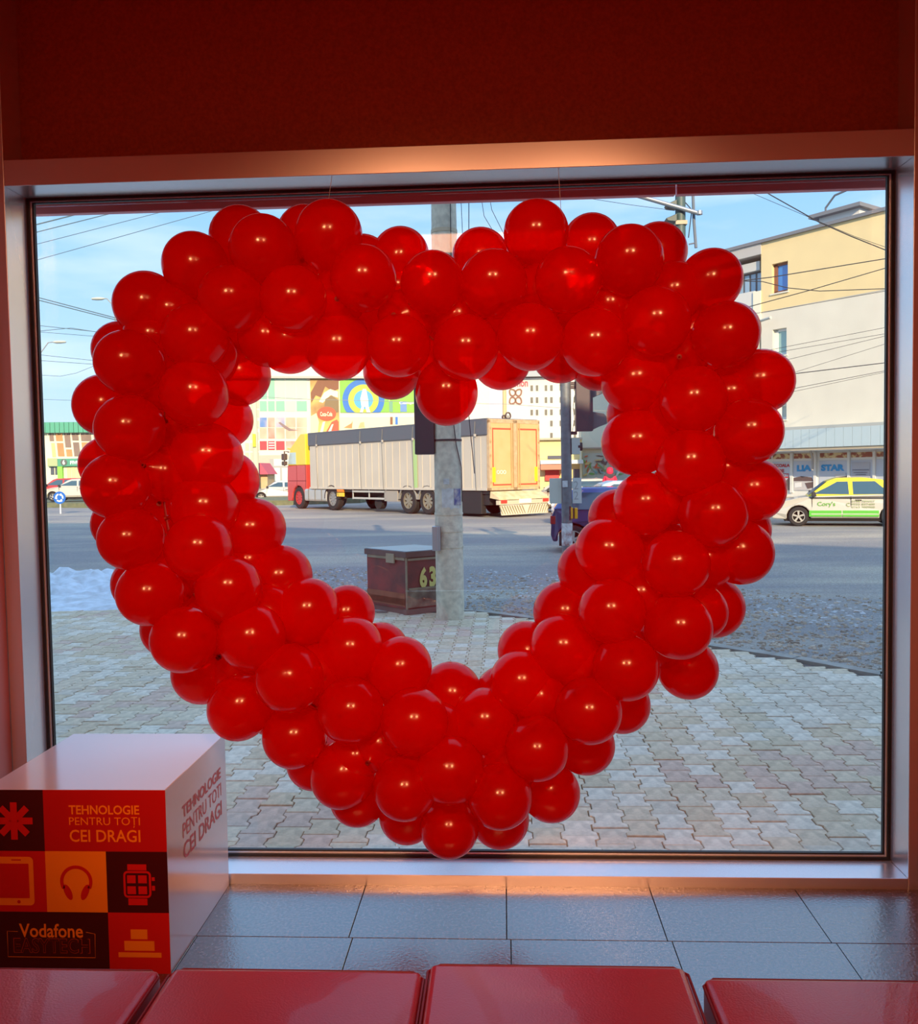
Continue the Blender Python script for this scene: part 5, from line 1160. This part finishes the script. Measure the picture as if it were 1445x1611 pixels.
# poster two: rings
p2 = B.part('poster', mat('poster_green', (.22, .52, .08), .6), 535, 597, 612, 649, .0, .08, label='green poster with blue and yellow green rings')
cxp, cyp = 572, 629
def disc(r, m, d, yk=1.0):
    pts = [(max(535, cxp+r*math.cos(a)), min(649, max(597, cyp+r*yk*math.sin(a)))) for a in [2*PI*k/40 for k in range(40)]]
    g = G(); B.poly(g, pts, .08, d); return g.build('ring_print', m, p2)
disc(33, mat('ring_blue', (.025, .18, .58), .6), .10); disc(24, mat('ring_lime', (.50, .62, .07), .6), .12); disc(15, mat('ring_sky', (.09, .40, .72), .6), .14)
pshape([(566, 649), (569, 640), (567, 628), (571, 612), (576, 612), (579, 628), (580, 640), (583, 649), (577, 649), (575, 640), (573, 640), (571, 649)], mat('poster_white', (.86, .86, .76), .6), 'white_figure', p2, .16)
B.part('poster', mat('poster_green_two', (.25, .52, .08), .6), 613, 597, 690, 649, .0, .08, label='narrow green poster panel')
B.part('window', mat('dark_green_pane', (.12, .34, .22), .4), 612.5, 632, 618, 648, .08, .1); B.part('window', mat('blue_pane', (.10, .25, .55), .4), 630, 632, 640, 648, .08, .1)
B.write('CARREFOUR'[:0] or 'Complex', mat('sign_white', (0,0,0)), 628, 632, 660, 637, .11)
p3 = B.part('poster', mat('poster_pale_cream', (.86, .78, .48), .6), 535, 656, 690, 690, .0, .08, label='long pale cream poster band')
pshape([(541, 673), (553, 666), (555, 662), (554, 674)], mat('poster_orange_red', (.80, .25, .10), .6), 'picture_shape', p3); pshape([(564, 673), (567, 665), (573, 664), (574, 673)], mat('poster_orange', (.80, .45, .22), .6), 'picture_shape', p3)
pshape([(614, 656), (618, 656), (618, 668), (614, 668)], br, 'picture_shape', p3); pshape([(622, 656), (626, 656), (626, 668), (622, 668)], mat('ring_blue', (0,0,0)), 'picture_shape', p3)
B.part('panel', mat('lavender_panel', (.74, .70, .76), .7), 770, 600, 793, 660, 0, .05)

# --- yellow pillar, red parasol kiosk
P = at_d(402, 700, 64)
yp = thing('advertising_post', 'slim yellow and cream post beside the market hall entrance', 'post', (P.x, P.y, ROAD)); sC = 64/FPX
G().cyl((0, 0, 0), (0, 0, 8.6), .22, .18, 12).build('shaft', mat('cream_post', (.72, .66, .48), .8), yp)
G().box(-2.2*sC, 2.2*sC, -.35, -.2, (at_d(402, 703, 64).z-ROAD), (at_d(402, 683, 64).z-ROAD)).build('yellow_plate', mat('bright_yellow_plate', (.92, .80, .05), .5), yp)
P = at_d(412, 760, 66); ks = 66/FPX
kk = thing('kiosk', 'small kiosk with pink red awning beside the silver car', 'kiosk', (P.x, P.y, ROAD))
G().box(-8*ks, 12*ks, -.5, 1.5, 0, 1.9).build('body', mat('kiosk_orange', (.70, .42, .22), .7, noise=.5, nscale=3, col2=(.6, .5, .3)), kk)
G().prism([(-11*ks, 1.9), (16*ks, 1.9), (4*ks, 2.75), (-8*ks, 2.7)], 'xz', -1.0, 1.8).build('awning', mat('awning_pink', (.65, .10, .16), .6), kk)
G().box(-7*ks, -1*ks, -.56, -.5, .4, 1.8).build('goods_rack', mat('kiosk_green_dark', (.22, .25, .14), .7), kk)

# --- left building with green roof
t, o, rz = facade('green_roof_building', 'low building with green corrugated roof edge and slanted brown windows', 'building', 110, 720, 74, (.99, .10), ROAD+.35)
B = Fc(t, o, rz)
G().box(B.p(20, 700)[0], B.p(230, 700)[0], 0, 10, 0, B.p(110, 668)[1]).build('wall', mat('cream_wall', (.78, .74, .60), .8), t)
gr = mat('green_sheet', (.07, .36, .24), .5)
zt_, zb_ = B.p(110, 664.5)[1], B.p(110, 681)[1]; xa, xb = B.p(30, 672)[0], B.p(220, 672)[0]
rp_ = G().box(0.02, .36, -.5, -.42, zb_, zt_).build('roof_sheet', gr, t); nsh = int((xb-xa)/.38)
for k in range(nsh):
    if k: inst(rp_, t, (xa+k*.38, 0, 0))
    else: rp_.location = (xa, 0, 0)
G().box(xa, xb, -.42, 0, zb_+.1, zt_).build('roof_edge', mat('green_sheet_dark', (.05, .24, .17), .6), t)
ob = mat('blind_orange', (.60, .30, .12), .5, noise=.3, nscale=1); bn = mat('blind_brown', (.28, .20, .17), .5, noise=.3, nscale=1); oy = mat('blind_ochre', (.72, .52, .24), .5)
def slant(x0, x1, y0, y1, m, sh=4):
    k0 = (y0-682)/38*sh; k1 = (y1-682)/38*sh; g = G(); B.poly(g, [(x0+k0, y0), (x1+k0, y0), (x1+k1, y1), (x0+k1, y1)], 0, .04); g.build('window', m, t)
for x0, x1, y0, y1, m in ((77.5, 84, 682, 694, bn), (87.5, 98, 682, 694, ob), (101, 110, 682, 704, bn), (113, 123, 682, 693, bn), (127, 143, 682, 694, bn), (79, 84.5, 697, 719, oy), (88, 98, 697, 718, ob), (101.5, 110.5, 707, 718, ob), (113.5, 123, 696, 718, bn), (127, 143, 696, 718, ob), (147, 160, 682, 718, bn), (165, 180, 682, 718, ob), (186, 205, 682, 718, bn)): slant(x0, x1, y0, y1, m)
gs = B.part('sign_band', mat('sign_green', (.06, .32, .22), .5), 77, 721, 215, 733, .0, .3, label='green sign band with a round emblem')
B.part('sign_end', mat('sign_olive', (.40, .48, .26), .6), 77, 721, 92.5, 733.5, .30, .33, gs)
cx, cz = B.p(102.5, 727.5); g = G(); g.cyl((cx, -.34, cz), (cx, -.30, cz), .27, n=20); g.build('emblem', mat('emblem_dark', (.10, .12, .12), .5), gs)
B.write('6', mat('sign_white', (0,0,0)), 100.7, 723.5, 104.5, 731, .36, .03, gs); B.write('FIVE', mat('sign_white', (0,0,0)), 112.5, 725, 126, 730.5, .32, .04, gs)
B.part('green_pillar', mat('bright_green', (.25, .80, .08), .5), 93, 734, 100.5, 762, .0, .35, label='bright green pillar')
for a in (80, 87): B.part('window', mat('dark_window', (.08, .10, .14), .3), a, 735, a+5.5, 747, 0, .03)
for a in (106, 113, 120, 127, 134): B.part('door_panel', mat('panel_tan', (.70, .58, .34), .6), a, 734, a+6, 755, 0, .04)

# --- far right middle: cream building with cornice, mural wall, kiosk with red awning
t, o, rz = facade('cream_building', 'plain cream building with a dark cornice behind the traffic light', 'building', 930, 650, 58, (.99, -.12))
B = Fc(t, o, rz)
G().box(B.p(915, 700)[0], B.p(1150, 700)[0], 0, 10, 0, B.p(940, 560)[1]).build('wall', mat('cream_wall_two', (.76, .70, .54), .85), t)
G().box(B.p(914, 700)[0], B.p(1150, 700)[0], -.3, 0, B.p(940, 706)[1], B.p(940, 704)[1]).build('cornice', mat('cornice_brown', (.38, .32, .24), .8), t)
mu = B.part('mural', mat('mural_base', (.42, .50, .42), .8, noise=.5, nscale=.7, col2=(.55, .55, .50)), 917, 712, 1060, 758, 0, .1, label='spray painted mural')
rn = random.Random(3); mcs = [mat('mural_%s' % n_, c, .8) for n_, c in (('red', (.65, .14, .06)), ('green', (.16, .38, .12)), ('ochre', (.66, .50, .22)), ('dark', (.10, .11, .10)), ('pale', (.75, .75, .66)), ('teal', (.20, .42, .42)))]
for k in range(60):
    cx, cy = rn.uniform(919, 1000), rn.uniform(715, 748); L_, a = rn.uniform(3, 9), rn.uniform(0, PI); w_ = rn.uniform(.8, 2.2)
    pts = [(cx+math.cos(a)*L_*u-math.sin(a)*w_*v_, cy+math.sin(a)*L_*u+math.cos(a)*w_*v_) for u, v_ in ((-1, 0), (-.3, -1), (.6, -.7), (1, .2), (.2, 1), (-.6, .6))]
    g = G(); B.poly(g, pts, .1, .12+.001*k); g.build('mural_stroke', mcs[rn.randrange(6)], mu)
t, o, rz = facade('market_stall', 'yellow walled market stall with white and red awnings behind the traffic light pole', 'stall', 885, 740, 55, (.99, -.05))
B = Fc(t, o, rz)
G().box(B.p(845, 700)[0], B.p(916, 700)[0], 0, 6, 0, B.p(885, 690)[1]).build('wall', mat('stall_yellow', (.80, .66, .32), .8), t)
B.part('cornice', mat('stall_cornice', (.55, .50, .38), .8), 845, 689, 916, 692, 0, .3)
B.part('window', mat('dark_window', (0,0,0)), 862, 717, 883, 722, 0, .06); B.part('window', mat('dark_window', (0,0,0)), 902, 738, 912, 752, 0, .06)
B.part('awning', mat('awning_white', (.80, .78, .74), .6), 850, 724, 916, 730, 0, .9); B.part('awning', mat('awning_coral', (.78, .25, .16), .6), 850, 731, 886, 739, 0, 1.1, label='coral red awning')
B.part('stall_front', mat('stall_red', (.62, .06, .06), .6), 858, 740, 880, 756, 0, .2)
B.part('post', mat('pale_post', (.74, .68, .48), .7), 912.5, 700, 915.5, 790, 0, .1)

# ------------------------------------------------------------------ person in a red jacket
P = at_d(960, 745, 35); P.z = ROAD+.22
struct(G().box(P.x-2, P.x+9, P.y-.8, P.y+2.5, ROAD-.02, ROAD+.22).build('far_pavement', mat('kerb_concrete', (0,0,0)), None))
pe = thing('person', 'person in a bright red hooded jacket walking beyond the light blue car', 'person', P)
def skin_fig(name, verts, edges, radii, m, root=0):
    me = bpy.data.meshes.new(name); me.from_pydata(verts, edges, []); o = bpy.data.objects.new(name, me); COL.objects.link(o); o.parent = pe
    md = o.modifiers.new('skin', 'SKIN'); 
    for k, r in enumerate(radii): me.skin_vertices[0].data[k].radius = (r, r*.85); me.skin_vertices[0].data[k].use_root = (k == root)
    md2 = o.modifiers.new('sub', 'SUBSURF'); md2.levels = 2; md2.render_levels = 2; me.materials.append(m); return o
hz = P.z*0
V = [(0,0,.95), (0,0,1.12), (0,0,1.35), (0,0,1.48), (0,0,1.56), (0,-.02,1.68), (.17,0,1.42), (.23,.02,1.15), (.22,-.08,.92), (-.17,0,1.42), (-.23,.02,1.15), (-.22,-.08,.92), (.09,0,.88), (.10,-.05,.50), (.10,.02,.08), (.10,-.12,.04), (-.09,0,.88), (-.10,.10,.50), (-.10,.18,.10), (-.10,.05,.04)]
Ed = [(0,1),(1,2),(2,3),(3,4),(4,5),(3,6),(6,7),(7,8),(3,9),(9,10),(10,11),(0,12),(12,13),(13,14),(14,15),(0,16),(16,17),(17,18),(18,19)]
Rr = [.17,.17,.20,.14,.07,.11,.09,.065,.045,.09,.065,.045,.10,.075,.05,.045,.10,.075,.05,.045]
skin_fig('body', V, Ed, Rr, mat('dark_clothes', (.06, .05, .06), .8))
skin_fig('jacket', [(0,0,.88), (0,0,1.12), (0,0,1.36), (0,.0,1.47), (.18,0,1.42), (.24,.02,1.15), (.23,-.07,.96), (-.18,0,1.42), (-.24,.02,1.15), (-.23,-.07,.96)], [(0,1),(1,2),(2,3),(2,4),(4,5),(5,6),(2,7),(7,8),(8,9)], [.21,.21,.23,.16,.115,.09,.075,.115,.09,.075], mat('jacket_red', (.75, .03, .08), .7), 0)
G().lathe([(.001, .27), (.08, .25), (.13, .18), (.14, .09), (.13, 0), (.09, -.05)], (0, .01, 1.50), 'z', 16).build('hood', mat('jacket_red', (0,0,0)), pe, smooth=True)
